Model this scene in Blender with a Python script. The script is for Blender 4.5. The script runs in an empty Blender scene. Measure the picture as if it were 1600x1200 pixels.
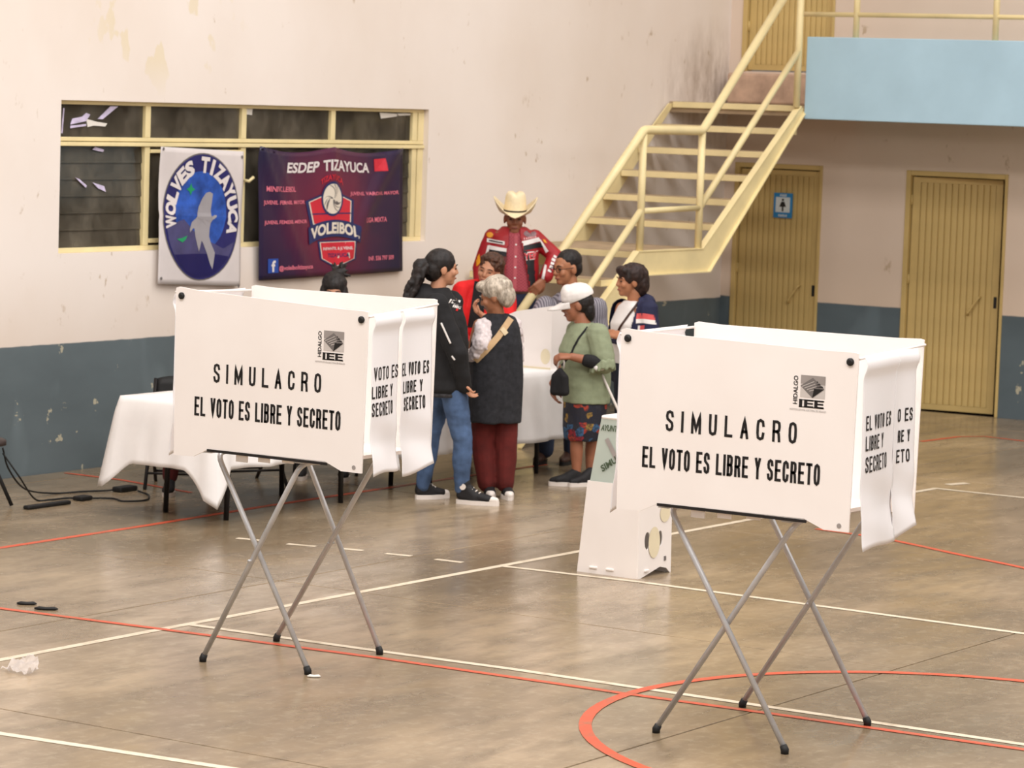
import bpy, bmesh, math, random
from mathutils import Vector, Matrix, noise
from mathutils.bvhtree import BVHTree
random.seed(7)
SC = bpy.context.scene
COL = SC.collection
PI = math.pi
VIEW = math.radians(-56.735)          # heading of the view frame (u right, v away) used for the people

# ------------------------------------------------------------------ camera
cam_d = bpy.data.cameras.new('camera'); cam = bpy.data.objects.new('camera', cam_d); COL.objects.link(cam)
SC.camera = cam
yaw, pitch, roll = (math.radians(a) for a in (56.735, 5.25, 1.915))
_f = Vector((math.sin(yaw)*math.cos(pitch), math.cos(yaw)*math.cos(pitch), -math.sin(pitch)))
_r = Vector((math.cos(yaw), -math.sin(yaw), 0)); _u = _r.cross(_f)
_r2 = _r*math.cos(roll) + _u*math.sin(roll); _u2 = -_r*math.sin(roll) + _u*math.cos(roll)
cm = Matrix((_r2, _u2, -_f)).transposed().to_4x4(); cm.translation = Vector((0, 0, 2.65))
cam.matrix_world = cm
cam_d.sensor_width = 36; cam_d.lens = 4889*36/1600; cam_d.clip_end = 200
cam_d.dof.use_dof = True; cam_d.dof.focus_distance = 14.5; cam_d.dof.aperture_fstop = 6.3

# ------------------------------------------------------------------ light
world = bpy.data.worlds.new('world'); SC.world = world; world.use_nodes = True
bg = world.node_tree.nodes['Background']; bg.inputs[0].default_value = (1.0, 0.95, 0.91, 1); bg.inputs[1].default_value = 0.15
def area(name, loc, sx, sy, energy, rot=(0, 0, 0), col=(1, 0.955, 0.92)):
    l = bpy.data.lights.new(name, 'AREA'); l.shape = 'RECTANGLE'; l.size = sx; l.size_y = sy; l.energy = energy; l.color = col
    o = bpy.data.objects.new(name, l); COL.objects.link(o); o.location = loc; o.rotation_euler = rot
    return o
area('roof_skylight', (6, 4.5, 9.5), 3.5, 15, 2000)
area('roof_skylight', (13, 4.5, 9.5), 3.5, 15, 1250)
area('roof_skylight', (20, 4.5, 9.5), 3.5, 15, 1100)
area('side_fill_lamp', (9, -5.8, 6.3), 26, 2.2, 800, (math.radians(78), 0, 0))  # added fill lamp out of view, brightens the left wall
area('side_fill_lamp', (-5.8, 4, 6.3), 2.2, 16, 480, (0, math.radians(-78), 0))  # added fill lamp behind the camera for booth fronts and balcony
SC.view_settings.view_transform = 'Standard'; SC.view_settings.look = 'None'
SC.view_settings.exposure = -0.23; SC.view_settings.gamma = 1.0; SC.view_settings.use_curve_mapping = False

# ------------------------------------------------------------------ materials
def lin(c):
    c = c/255.0
    return c/12.92 if c <= 0.04045 else ((c+0.055)/1.055)**2.4
def rgb(r, g, b): return (lin(r), lin(g), lin(b), 1)
MATS = {}
class NT:
    def __init__(s, name, rough=0.6, metal=0.0, spec=0.5):
        s.m = bpy.data.materials.new(name); s.m.use_nodes = True; s.t = s.m.node_tree; s.n = s.t.nodes
        s.b = s.n['Principled BSDF']; s.b.inputs['Roughness'].default_value = rough; s.b.inputs['Metallic'].default_value = metal
        s.b.inputs['Specular IOR Level'].default_value = spec
    def node(s, kind, **kw):
        x = s.n.new(kind)
        for k, v in kw.items():
            if k.startswith('i_'):
                key = k[2:].replace('_', ' ')
                x.inputs[key].default_value = v
            else: setattr(x, k, v)
        return x
    def link(s, a, b): s.t.links.new(a, b)
    def pos(s): return s.node('ShaderNodeNewGeometry').outputs['Position']
    def obj(s): return s.node('ShaderNodeTexCoord').outputs['Object']
    def mapping(s, src, scale=(1, 1, 1), loc=(0, 0, 0)):
        m = s.node('ShaderNodeMapping'); m.inputs['Scale'].default_value = scale; m.inputs['Location'].default_value = loc
        s.link(src, m.inputs['Vector']); return m.outputs['Vector']
    def noise(s, src, scale, detail=4, rough=0.55):
        x = s.node('ShaderNodeTexNoise'); x.inputs['Scale'].default_value = scale; x.inputs['Detail'].default_value = detail
        x.inputs['Roughness'].default_value = rough; s.link(src, x.inputs['Vector']); return x.outputs['Fac']
    def ramp(s, fac, stops, interp='LINEAR'):
        x = s.node('ShaderNodeValToRGB'); x.color_ramp.interpolation = interp
        e = x.color_ramp.elements
        while len(e) < len(stops): e.new(0.5)
        for el, (p, c) in zip(e, stops):
            el.position = p; el.color = c if len(c) == 4 else (*c, 1)
        s.link(fac, x.inputs['Fac']); return x.outputs['Color']
    def mix(s, fac, a, b):
        x = s.node('ShaderNodeMix', data_type='RGBA')
        for sock, v in ((x.inputs[0], fac), (x.inputs[6], a), (x.inputs[7], b)):
            if hasattr(v, 'is_linked'): s.link(v, sock)
            else: sock.default_value = v
        return x.outputs[2]
    def math(s, op, a, b=0.0):
        x = s.node('ShaderNodeMath', operation=op)
        for sock, v in ((x.inputs[0], a), (x.inputs[1], b)):
            if hasattr(v, 'is_linked'): s.link(v, sock)
            else: sock.default_value = v
        return x.outputs[0]
    def bump(s, h, strength=0.3, dist=0.01):
        x = s.node('ShaderNodeBump'); x.inputs['Strength'].default_value = strength; x.inputs['Distance'].default_value = dist
        s.link(h, x.inputs['Height']); s.link(x.outputs[0], s.b.inputs['Normal'])
    def color(s, c):
        if hasattr(c, 'is_linked'): s.link(c, s.b.inputs['Base Color'])
        else: s.b.inputs['Base Color'].default_value = c
        return s.m
BW = lambda v: (v, v, v, 1)
def soft(name, c, rough=0.7, var=0.12, scale=9.0, metal=0.0, bump=0.0, spec=0.4):
    """plain material with a light mottling of the colour"""
    t = NT(name, rough, metal, spec); o = t.obj(); n = t.noise(o, scale, 4)
    a = tuple(max(0, x*(1-var)) for x in c[:3])+(1,); b = tuple(min(1, x*(1+var)) for x in c[:3])+(1,)
    t.color(t.ramp(n, [(0.3, a), (0.7, b)]))
    if bump: t.bump(t.noise(o, scale*6, 3), bump, 0.004)
    MATS[name] = t.m; return t.m

def mat_wall(name, cream, stain, band_z, blue, damp=1.0):
    t = NT(name, 0.75, 0, 0.3); p = t.pos()
    big = t.noise(t.mapping(p, (0.5, 0.5, 0.35)), 1.0, 5)
    fine = t.noise(t.mapping(p, (1, 1, 0.45)), 3.2, 6, 0.65)
    c = t.mix(t.ramp(big, [(0.42, BW(0)), (0.75, BW(0.55))]), cream, stain)
    spots = t.ramp(t.noise(t.mapping(p, (1, 1, 0.6)), 9.0, 3, 0.6), [(0.65, BW(0)), (0.71, BW(0.8))])
    c = t.mix(t.math('MULTIPLY', spots, t.ramp(fine, [(0.5, BW(0)), (0.62, BW(1))])), c, rgb(176, 152, 122))
    xyz = t.node('ShaderNodeSeparateXYZ'); t.link(p, xyz.inputs[0])
    z = t.math('ADD', xyz.outputs[2], t.math('MULTIPLY', t.math('SUBTRACT', t.noise(p, 6.0, 2), 0.5), 0.012))
    lowfade = t.mix(t.ramp(t.noise(t.mapping(p, (0.6, 0.6, 1.3)), 1.6, 5), [(0.35, BW(0)), (0.7, BW(1))]), blue, tuple(x*0.80 for x in blue[:3])+(1,))
    streak = t.ramp(t.noise(t.mapping(p, (1.2, 1.2, 0.5)), 2.4, 2), [(0.56, BW(0)), (0.70, BW(0.55))])
    lowfade = t.mix(streak, lowfade, tuple(min(1, x*1.35) for x in blue[:3])+(1,))
    chips = t.ramp(t.noise(t.mapping(p, (1.0, 1.0, 1.0)), 6.5, 6, 0.62), [(0.655, BW(0)), (0.675, BW(1))])
    lowfade = t.mix(chips, lowfade, rgb(178, 172, 150))
    band = t.ramp(t.math('SUBTRACT', z, band_z-0.5), [(0.498, BW(1)), (0.502, BW(0))])
    def spot(cx, cz, rx, rz):
        a = t.math('DIVIDE', t.math('SUBTRACT', xyz.outputs[0], cx), rx); b = t.math('DIVIDE', t.math('SUBTRACT', xyz.outputs[2], cz), rz)
        d = t.math('SQRT', t.math('ADD', t.math('MULTIPLY', a, a), t.math('MULTIPLY', b, b))); return t.math('SUBTRACT', 1.0, d)
    peel = t.math('MULTIPLY', t.ramp(spot(17.0, 3.1, 1.0, 0.55), [(0.0, BW(0)), (0.5, BW(1))]), t.ramp(t.noise(t.mapping(p, (1.6, 1.6, 0.9)), 3.5, 3, 0.5), [(0.57, BW(0)), (0.60, BW(0.5))]))
    c = t.mix(peel, c, rgb(222, 206, 164))
    corner = t.math('MULTIPLY', t.ramp(spot(24.75, 2.75, 1.1, 0.75), [(0.05, BW(0)), (0.9, BW(damp))]), t.ramp(t.noise(t.mapping(p, (2.6, 2.6, 0.8)), 2.6, 6, 0.7), [(0.36, BW(0)), (0.66, BW(0.75))]))
    c = t.mix(corner, c, rgb(140, 116, 92))
    lowd = t.math('MULTIPLY', t.ramp(t.math('SUBTRACT', z, band_z), [(0.0, BW(1)), (0.55, BW(0))]), t.ramp(big, [(0.3, BW(0.25)), (0.7, BW(0.8))]))
    c = t.mix(lowd, c, rgb(206, 184, 162))
    t.bump(fine, 0.15, 0.02)
    return t.color(t.mix(band, c, lowfade))
M_WALL = mat_wall('painted_plaster', rgb(236, 226, 218), rgb(214, 197, 180), 0.877, rgb(100, 111, 115))
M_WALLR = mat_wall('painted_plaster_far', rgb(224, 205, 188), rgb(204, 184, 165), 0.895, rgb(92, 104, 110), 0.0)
def mat_floor():
    t = NT('polished_concrete', 0.3, 0, 0.5); p = t.pos()
    a = t.noise(t.mapping(p, (0.45, 0.6, 1)), 1.0, 6, 0.6)
    b = t.noise(t.mapping(p, (1.3, 4.0, 1)), 1.3, 6, 0.62)
    g = t.noise(p, 14.0, 5, 0.7)
    c = t.ramp(a, [(0.34, rgb(118, 102, 80)), (0.5, rgb(143, 124, 99)), (0.66, rgb(172, 151, 123))])
    c = t.mix(t.ramp(b, [(0.34, BW(0.7)), (0.58, BW(0))]), c, rgb(104, 90, 72))
    c = t.mix(t.ramp(g, [(0.5, BW(0)), (0.8, BW(0.35))]), c, rgb(190, 176, 150))
    t.link(t.ramp(b, [(0.3, BW(0.30)), (0.7, BW(0.15))]), t.b.inputs['Roughness'])
    t.bump(t.noise(t.mapping(p, (1, 2, 1)), 2.2, 3), 0.05, 0.02)
    return t.color(c)
M_FLOOR = mat_floor()
M_JOINT = soft('joint_dirt', rgb(78, 66, 54), 0.9)
def mat_worn(name, c, under, lo, hi):
    t = NT(name, 0.45); p = t.pos(); n = t.noise(p, 7.0, 6, 0.7)
    return t.color(t.mix(t.ramp(n, [(lo, BW(0)), (hi, BW(1))]), c, under))
M_LINEW = mat_worn('white_line_paint', rgb(212, 198, 176), rgb(160, 142, 116), 0.5, 0.75)
M_LINEO = mat_worn('orange_line_paint', rgb(200, 82, 52), rgb(146, 98, 72), 0.48, 0.75)
def mat_yellow(name, c, rough=0.42):
    t = NT(name, rough, 0, 0.45); p = t.obj()
    n = t.noise(p, 3.0, 5); r = t.noise(p, 16.0, 4, 0.7)
    c2 = t.mix(t.ramp(n, [(0.4, BW(0)), (0.7, BW(1))]), c, tuple(x*0.86 for x in c[:3])+(1,))
    return t.color(t.mix(t.ramp(r, [(0.70, BW(0)), (0.76, BW(0.7))]), c2, rgb(150, 98, 52)))
M_YEL = mat_yellow('cream_yellow_enamel', rgb(238, 220, 168))
M_DOOR = mat_yellow('ochre_door_enamel', rgb(202, 174, 112), 0.5)
M_TREAD = soft('worn_tread', rgb(170, 148, 120), 0.8, 0.2, 6)
M_SKY = soft('sky_blue_paint', rgb(168, 198, 214), 0.65, 0.07, 1.6)
M_CONC = soft('mossy_concrete', rgb(190, 160, 138), 0.9, 0.3, 4)
def mat_corr():
    t = NT('white_corrugated_plastic', 0.38, 0, 0.45); o = t.obj()
    t.color(t.ramp(t.noise(o, 2.0, 3), [(0.3, rgb(237, 229, 224)), (0.7, rgb(242, 235, 231))])); return t.m
M_CORR = mat_corr()
M_CURT = NT('white_vinyl_curtain', 0.35, 0, 0.5); M_CURT.b.inputs['Transmission Weight'].default_value = 0.0
M_CURT.b.inputs['Subsurface Weight'].default_value = 0.0
M_CURT = M_CURT.color(rgb(232, 229, 230))
M_INK = soft('black_ink', rgb(26, 23, 24), 0.5, 0.1)
M_GREYINK = soft('grey_ink', rgb(150, 142, 138), 0.6, 0.1)
M_LGREY = soft('light_grey_ink', rgb(196, 188, 183), 0.6, 0.05)
M_MGREY = soft('mid_grey_ink', rgb(112, 106, 104), 0.6, 0.08)
M_STEEL = soft('grey_steel_tube', rgb(192, 192, 194), 0.32, 0.08, 20, 0.35)
M_BLACK = soft('black_rubber', rgb(22, 21, 21), 0.6, 0.15)
M_DARKM = soft('dark_steel', rgb(38, 35, 35), 0.45, 0.15, 10, 0.3)
M_CLOTH = soft('white_table_linen', rgb(232, 228, 226), 0.85, 0.04, 5, 0, 0.1)
M_TBL = soft('grey_plastic_tabletop', rgb(200, 198, 194), 0.6)
M_PAPER = soft('white_paper', rgb(225, 220, 212), 0.8, 0.05)
M_FILM = soft('crumpled_film', rgb(214, 204, 198), 0.25, 0.1, 30); M_FILM.node_tree.nodes['Principled BSDF'].inputs['Alpha'].default_value = 0.5
M_TAPE = soft('cream_tape', rgb(226, 214, 184), 0.5, 0.04)
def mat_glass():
    t = NT('reflection_grey_glass', 0.08, 0, 0.5); o = t.pos()
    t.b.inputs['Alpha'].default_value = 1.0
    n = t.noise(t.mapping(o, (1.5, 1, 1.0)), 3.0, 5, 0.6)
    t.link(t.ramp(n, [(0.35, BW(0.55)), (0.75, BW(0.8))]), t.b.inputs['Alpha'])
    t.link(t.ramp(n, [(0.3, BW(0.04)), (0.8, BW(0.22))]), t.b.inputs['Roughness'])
    return t.color(t.ramp(n, [(0.35, rgb(70, 65, 56)), (0.8, rgb(116, 108, 94))]))  # lifted greys put the pane reflections into the glass colour
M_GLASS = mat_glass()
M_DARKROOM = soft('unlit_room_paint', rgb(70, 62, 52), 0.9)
def mat_clear():
    t = NT('pale_green_clear_plastic', 0.15, 0, 0.5); t.b.inputs['Alpha'].default_value = 0.55
    return t.color(rgb(206, 216, 206))
M_CLEAR = mat_clear()

# ------------------------------------------------------------------ mesh helpers
def tag(o, label=None, cat=None, group=None, kind=None):
    if label: o['label'] = label
    if cat: o['category'] = cat
    if group: o['group'] = group
    if kind: o['kind'] = kind
    return o
def link(name, me, mat=None, parent=None, loc=None, smooth=False):
    o = bpy.data.objects.new(name, me); COL.objects.link(o)
    if mat is not None and len(me.materials) == 0: me.materials.append(mat)
    if parent: o.parent = parent
    if loc: o.location = loc
    if smooth:
        me.polygons.foreach_set('use_smooth', [True]*len(me.polygons))
    return o
def from_bm(name, bm, mat=None, parent=None, loc=None, smooth=False):
    me = bpy.data.meshes.new(name); bm.normal_update(); bm.to_mesh(me); bm.free()
    return link(name, me, mat, parent, loc, smooth)
def from_py(name, vs, fs, mat=None, parent=None, loc=None, smooth=False):
    me = bpy.data.meshes.new(name); me.from_pydata([tuple(v) for v in vs], [], fs); me.update()
    return link(name, me, mat, parent, loc, smooth)
def empty(name, loc, rz=0):
    o = bpy.data.objects.new(name, None); COL.objects.link(o); o.location = loc; o.rotation_euler = (0, 0, rz); o.empty_display_size = 0.1
    return o
def add_box(bm, lo, hi, bevel=0.0):
    vs = [bm.verts.new((x, y, z)) for x in (lo[0], hi[0]) for y in (lo[1], hi[1]) for z in (lo[2], hi[2])]
    fs = []
    for q in ((0, 1, 3, 2), (4, 6, 7, 5), (0, 4, 5, 1), (2, 3, 7, 6), (0, 2, 6, 4), (1, 5, 7, 3)):
        fs.append(bm.faces.new([vs[i] for i in q]))
    if bevel:
        es = list({e for f in fs for e in f.edges})
        bmesh.ops.bevel(bm, geom=es, offset=bevel, segments=2, affect='EDGES', profile=0.5)
def box(name, lo, hi, mat, parent=None, bevel=0.0):
    bm = bmesh.new(); add_box(bm, lo, hi, bevel)
    return from_bm(name, bm, mat, parent)
def add_tube(bm, pts, r, seg=10, cap=True):
    pts = [Vector(p) for p in pts]; rings = []
    up = None
    for i, p in enumerate(pts):
        d = (pts[min(i+1, len(pts)-1)]-pts[max(i-1, 0)]).normalized()
        if up is None:
            up = Vector((0, 0, 1)) if abs(d.z) < 0.95 else Vector((1, 0, 0))
        a = d.cross(up).normalized(); b = a.cross(d).normalized(); up = b
        rr = r[i] if isinstance(r, (list, tuple)) else r
        rings.append([bm.verts.new(p+a*math.cos(2*PI*k/seg)*rr+b*math.sin(2*PI*k/seg)*rr) for k in range(seg)])
    for A, B in zip(rings, rings[1:]):
        for k in range(seg):
            bm.faces.new((A[k], A[(k+1) % seg], B[(k+1) % seg], B[k]))
    if cap:
        bm.faces.new(rings[0][::-1]); bm.faces.new(rings[-1])
def tube(name, pts, r, mat, parent=None, seg=10):
    bm = bmesh.new(); add_tube(bm, pts, r, seg)
    return from_bm(name, bm, mat, parent, smooth=True)
def bend(pts, rad=0.05, n=5):
    """round the corners of a polyline"""
    pts = [Vector(p) for p in pts]; out = [pts[0]]
    for a, b, c in zip(pts, pts[1:], pts[2:]):
        p0 = b+(a-b).normalized()*min(rad, (a-b).length*0.45); p1 = b+(c-b).normalized()*min(rad, (c-b).length*0.45)
        for i in range(n+1):
            t = i/n; out.append((p0*(1-t)+b*t)*(1-t)+(b*(1-t)+p1*t)*t)
    out.append(pts[-1]); return out
def catmull(pts, n=6):
    P = [Vector(p) for p in pts]; P = [P[0]*2-P[1]]+P+[P[-1]*2-P[-2]]; out = []
    for i in range(1, len(P)-2):
        for k in range(n):
            t = k/n; a, b, c, d = P[i-1:i+3]
            out.append(0.5*((2*b)+(c-a)*t+(2*a-5*b+4*c-d)*t*t+(3*b-a-3*c+d)*t**3))
    out.append(P[-2]); return out
def prism(name, poly, axis, a0, a1, mat, parent=None):
    """extrude a 2-D polygon along x, y or z"""
    bm = bmesh.new()
    def P(q, a): return {'x': (a, q[0], q[1]), 'y': (q[0], a, q[1]), 'z': (q[0], q[1], a)}[axis]
    A = [bm.verts.new(P(q, a0)) for q in poly]; B = [bm.verts.new(P(q, a1)) for q in poly]; n = len(poly)
    bm.faces.new(A); bm.faces.new(B[::-1])
    for i in range(n): bm.faces.new((A[i], B[i], B[(i+1) % n], A[(i+1) % n]))
    bmesh.ops.recalc_face_normals(bm, faces=bm.faces)
    return from_bm(name, bm, mat, parent)

# flat print: 2-D verts/faces -> mapped on to a surface
def gridpoly(poly, step=0.03):
    bm = bmesh.new(); bm.faces.new([bm.verts.new((p[0], p[1], 0)) for p in poly])
    bmesh.ops.triangulate(bm, faces=bm.faces)
    for ax in (0, 1):
        lo = min(p[ax] for p in poly); hi = max(p[ax] for p in poly); k = lo+step
        no = Vector((1, 0, 0)) if ax == 0 else Vector((0, 1, 0))
        while k < hi:
            co = no*k; bmesh.ops.bisect_plane(bm, geom=bm.verts[:]+bm.edges[:]+bm.faces[:], plane_co=co, plane_no=no); k += step
    bm.verts.index_update()
    vs = [(v.co.x, v.co.y) for v in bm.verts]; fs = [[v.index for v in f.verts] for f in bm.faces]; bm.free()
    return vs, fs
def text2d(s, w, h, bold=0.0, space=1.0, shear=0.0):
    """text outline as a flat mesh scaled to exactly w by h, origin bottom left"""
    cu = bpy.data.curves.new('t', 'FONT'); cu.body = s; cu.size = 1; cu.offset = bold; cu.space_character = space; cu.shear = shear; cu.resolution_u = 3
    o = bpy.data.objects.new('t', cu); COL.objects.link(o)
    dg = bpy.context.evaluated_depsgraph_get(); me = bpy.data.meshes.new_from_object(o.evaluated_get(dg))
    vs = [(v.co.x, v.co.y) for v in me.vertices]; fs = [list(p.vertices) for p in me.polygons]
    bpy.data.objects.remove(o); bpy.data.curves.remove(cu); bpy.data.meshes.remove(me)
    x0 = min(v[0] for v in vs); x1 = max(v[0] for v in vs); y0 = min(v[1] for v in vs); y1 = max(v[1] for v in vs)
    return [((x-x0)/(x1-x0)*w, (y-y0)/(y1-y0)*h) for x, y in vs], fs
GLY = {'E': [[(1, 1), (0, 1), (0, 0), (1, 0)], [(0, .52), (.85, .52)]], 'L': [[(0, 1), (0, 0), (1, 0)]], 'V': [[(0, 1), (.5, 0), (1, 1)]], 'T': [[(0, 1), (1, 1)], [(.5, 1), (.5, 0)]],
 'O': [[(.5, 1), (.12, .93), (0, .7), (0, .3), (.12, .07), (.5, 0), (.88, .07), (1, .3), (1, .7), (.88, .93), (.5, 1)]], 'I': [[(.5, 1), (.5, 0)]],
 'S': [[(1, .78), (.88, .95), (.5, 1), (.12, .94), (0, .77), (.1, .6), (.5, .5), (.9, .4), (1, .23), (.88, .06), (.5, 0), (.12, .05), (0, .22)]],
 'B': [[(0, 0), (0, 1), (.6, 1), (.9, .94), (.95, .76), (.86, .58), (.6, .53), (0, .53)], [(.6, .53), (.92, .46), (1, .27), (.92, .06), (.6, 0), (0, 0)]],
 'R': [[(0, 0), (0, 1), (.6, 1), (.92, .94), (1, .75), (.92, .55), (.6, .48), (0, .48)], [(.6, .48), (.88, .38), (.95, .2), (1, 0)]], 'Y': [[(0, 1), (.5, .48), (1, 1)], [(.5, .48), (.5, 0)]],
 'C': [[(1, .74), (.9, .93), (.5, 1), (.1, .93), (0, .7), (0, .3), (.1, .07), (.5, 0), (.9, .07), (1, .28)]], 'M': [[(0, 0), (0, 1), (.5, .12), (1, 1), (1, 0)]],
 'U': [[(0, 1), (0, .26), (.1, .06), (.5, 0), (.9, .06), (1, .26), (1, 1)]], 'A': [[(0, 0), (.5, 1), (1, 0)], [(.2, .30), (.8, .30)]]}
def strokes2d(s, w, h, st, gap=0.33, space=0.75, sub=3):
    """condensed lettering from strokes of width st, fitted to w by h"""
    wid = [(space if c == ' ' else 0.3 if c == 'I' else 1.25 if c == 'M' else 1.0) for c in s]; tot = sum(wid)+gap*(len(s)-1); k = w/tot
    V = []; F = []; x = 0
    for c, ww in zip(s, wid):
        for line in GLY.get(c, []):
            P = [Vector((x*k+st/2+(ww*k-st)*a, st/2+(h-st)*b)) for a, b in line]; Q = []
            for a, b in zip(P, P[1:]): Q += [a.lerp(b, i/sub) for i in range(sub)]
            Q.append(P[-1]); n = len(Q); loop = (P[0]-P[-1]).length < 1e-6
            base = len(V)
            for i, q in enumerate(Q):
                a = Q[i-1] if i else (Q[-2] if loop else None); b = Q[i+1] if i < n-1 else (Q[1] if loop else None)
                d1 = (q-a).normalized() if a is not None else None; d2 = (b-q).normalized() if b is not None else None
                d1 = d1 or d2; d2 = d2 or d1; n1 = Vector((-d1.y, d1.x)); n2 = Vector((-d2.y, d2.x)); m = (n1+n2)
                m = m.normalized() if m.length > 1e-4 else n1; f = st/2/max(0.45, m.dot(n1))
                ext = (d1*st/2 if i == n-1 else d1*-st/2) if (i in (0, n-1) and not loop) else Vector((0, 0))
                V += [tuple(q+m*f+ext), tuple(q-m*f+ext)]
            F += [(base+2*i, base+2*i+1, base+2*i+3, base+2*i+2) for i in range(n-1)]
        x += ww+gap
    return V, F
def bars2d(n, w, h, seed=1):
    """blurred print too small to read: a row of uneven slanted dabs"""
    rnd = random.Random(seed); V = []; F = []; k = w/n
    for i in range(n):
        a = i*k+k*0.08; b = a+k*rnd.uniform(0.55, 0.82); t = h*rnd.uniform(0.8, 1.0); s = h*0.12; o = len(V)
        V += [(a, 0), (b, 0), (b+s, t), (a+s, t)]; F.append((o, o+1, o+2, o+3))
    return V, F
def move2d(g, dx=0, dy=0, rot=0.0, fn=None):
    c, s = math.cos(rot), math.sin(rot); out = []
    for x, y in g[0]:
        p = (x*c-y*s+dx, x*s+y*c+dy); out.append(fn(*p) if fn else p)
    return out, g[1]
def ring2d(cx, cy, rx, ry, n=48):
    return [(cx+rx*math.cos(2*PI*i/n), cy+ry*math.sin(2*PI*i/n)) for i in range(n)]
def decal(name, g, mapf, mat, parent, lift):
    vs, fs = g; P = [mapf(a, b, lift) for a, b in vs]
    keep = [f for f in fs if all(P[i] is not None for i in f)]
    if not keep: return None
    idx = {}; V = []; F = []
    for f in keep:
        for i in f:
            if i not in idx: idx[i] = len(V); V.append(P[i])
        F.append([idx[i] for i in f])
    o = from_py(name, V, F, mat, parent)
    if name == 'small_print': tag(o, kind='stuff')
    return o

# ------------------------------------------------------------------ floor
X0, Y0, XL, YF = 25.05, 14.177, -6.0, -6.0
floor = box('floor', (XL, YF, -0.12), (X0+3.2, Y0+0.02, -0.012), M_JOINT); tag(floor, kind='structure')
xs = [XL]+[9.75-3.59*k for k in (4, 3, 2, 1, 0)]+[13.34, 16.93, 20.52, 24.11, 25.05]; ys = [YF, -0.9, 2.8, 6.5, 10.21, 13.92, Y0]
for i in range(len(xs)-1):
    for j in range(len(ys)-1):
        bm = bmesh.new(); g = 0.005
        add_box(bm, (xs[i]+g, ys[j]+g, -0.05), (xs[i+1]-g, ys[j+1]-g, 0.0), 0.003)
        from_bm('concrete_slab', bm, M_FLOOR, floor)
def strip(name, pts, w, mat, closed=False, z=0.0015):
    pts = [Vector((p[0], p[1], 0)) for p in pts]; n = len(pts); A = []; B = []
    for i, p in enumerate(pts):
        a = pts[(i-1) % n] if closed or i else p; b = pts[(i+1) % n] if closed or i < n-1 else p
        d = (b-a).normalized(); nn = Vector((-d.y, d.x, 0)); A.append(p+nn*w/2); B.append(p-nn*w/2)
    vs = [(q.x, q.y, z) for q in A+B]; m = n if closed else n-1
    fs = [(i, i+n, (i+1) % n+n, (i+1) % n) for i in range(m)]
    return from_py(name, vs, fs, mat, floor)
W_ = 0.05
strip('white_court_line', [(6.0, 9.70), (11.69, 9.69), (17.43, 9.62), (19.97, 9.49)], W_, M_LINEW)
strip('white_court_line', [(11.92, 9.66), (11.98, 8.53), (12.03, 7.84), (12.09, 5.29), (12.15, 2.0)], W_, M_LINEW, z=0.002)
strip('white_court_line', [(14.66, 9.64), (14.73, 8.78), (14.72, 7.58), (14.69, 6.0), (14.69, 2)], W_, M_LINEW, z=0.002)
strip('white_court_line', [(9.33, 9.2), (9.37, 8.58), (9.42, 8.11), (9.5, 7.3), (9.6, 5.5)], W_, M_LINEW)
strip('white_court_line', [(19.95, 9.5), (19.95, 8.82), (19.95, 6.5)], W_, M_LINEW, z=0.002)
strip('white_court_dash', [(20.22, 9.53), (20.42, 9.47)], 0.07, M_LINEW)
for a, b in (((14.43, 11.37), (14.46, 11.2)), ((14.46, 11.02), (14.5, 10.84)), ((14.54, 10.7), (14.57, 10.55)), ((14.57, 10.39), (14.6, 10.23)), ((14.6, 10.06), (14.61, 9.88))):
    strip('white_court_dash', [a, b], W_, M_LINEW)
strip('orange_court_line', [(9.5, 12.05), (13.15, 12.06), (14.45, 12.08), (15.66, 12.13), (16.9, 12.14), (19.0, 12.15)], W_, M_LINEO)
strip('orange_court_line', [(11.6, 11.9), (11.62, 10.65), (11.72, 9.69), (11.83, 8.46), (11.88, 7.16), (11.93, 6.42), (11.99, 5.24), (12.05, 3)], 0.045, M_LINEO, z=0.0026)
strip('orange_court_circle', [(11.96+1.52*math.cos(a*PI/40), 5.60+1.52*math.sin(a*PI/40)) for a in range(80)], 0.055, M_LINEO, True, z=0.0032)
strip('orange_court_line', catmull([(17.42, 9.1), (17.33, 8.56), (17.06, 7.94), (16.84, 7.42), (16.5, 6.8)]), W_, M_LINEO, z=0.0026)
strip('orange_court_line', [(16.0, 14.1), (16.0, 13.6), (15.84, 12.87)], 0.04, M_LINEO, z=0.0026)
strip('orange_court_line', [(22.7, 10.95), (23.3, 10.9), (23.5, 10.76), (23.42, 10.3), (23.4, 9)], 0.05, M_LINEO)

# ------------------------------------------------------------------ left wall with window
WX0, WX1, WZ0, WZ1 = 15.97, 20.29, 1.488, 2.525
HT = 7.5
bm = bmesh.new(); T = 0.22
add_box(bm, (XL, Y0, -0.05), (WX0, Y0+T, HT)); add_box(bm, (WX1, Y0, -0.05), (X0+0.2, Y0+T, HT))
add_box(bm, (WX0, Y0, -0.05), (WX1, Y0+T, WZ0)); add_box(bm, (WX0, Y0, WZ1), (WX1, Y0+T, HT))
bmesh.ops.remove_doubles(bm, verts=bm.verts, dist=1e-5)
wall_l = tag(from_bm('wall_left', bm, M_WALL), kind='structure')
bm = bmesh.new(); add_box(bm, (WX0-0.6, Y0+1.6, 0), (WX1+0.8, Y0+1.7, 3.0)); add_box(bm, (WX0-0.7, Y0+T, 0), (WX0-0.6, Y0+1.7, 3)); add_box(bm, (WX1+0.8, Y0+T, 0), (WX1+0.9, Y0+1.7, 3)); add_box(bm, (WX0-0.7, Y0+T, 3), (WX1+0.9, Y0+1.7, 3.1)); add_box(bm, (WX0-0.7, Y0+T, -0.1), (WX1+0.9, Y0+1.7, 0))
tag(from_bm('wall_behind_window', bm, M_DARKROOM), kind='structure')
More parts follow.
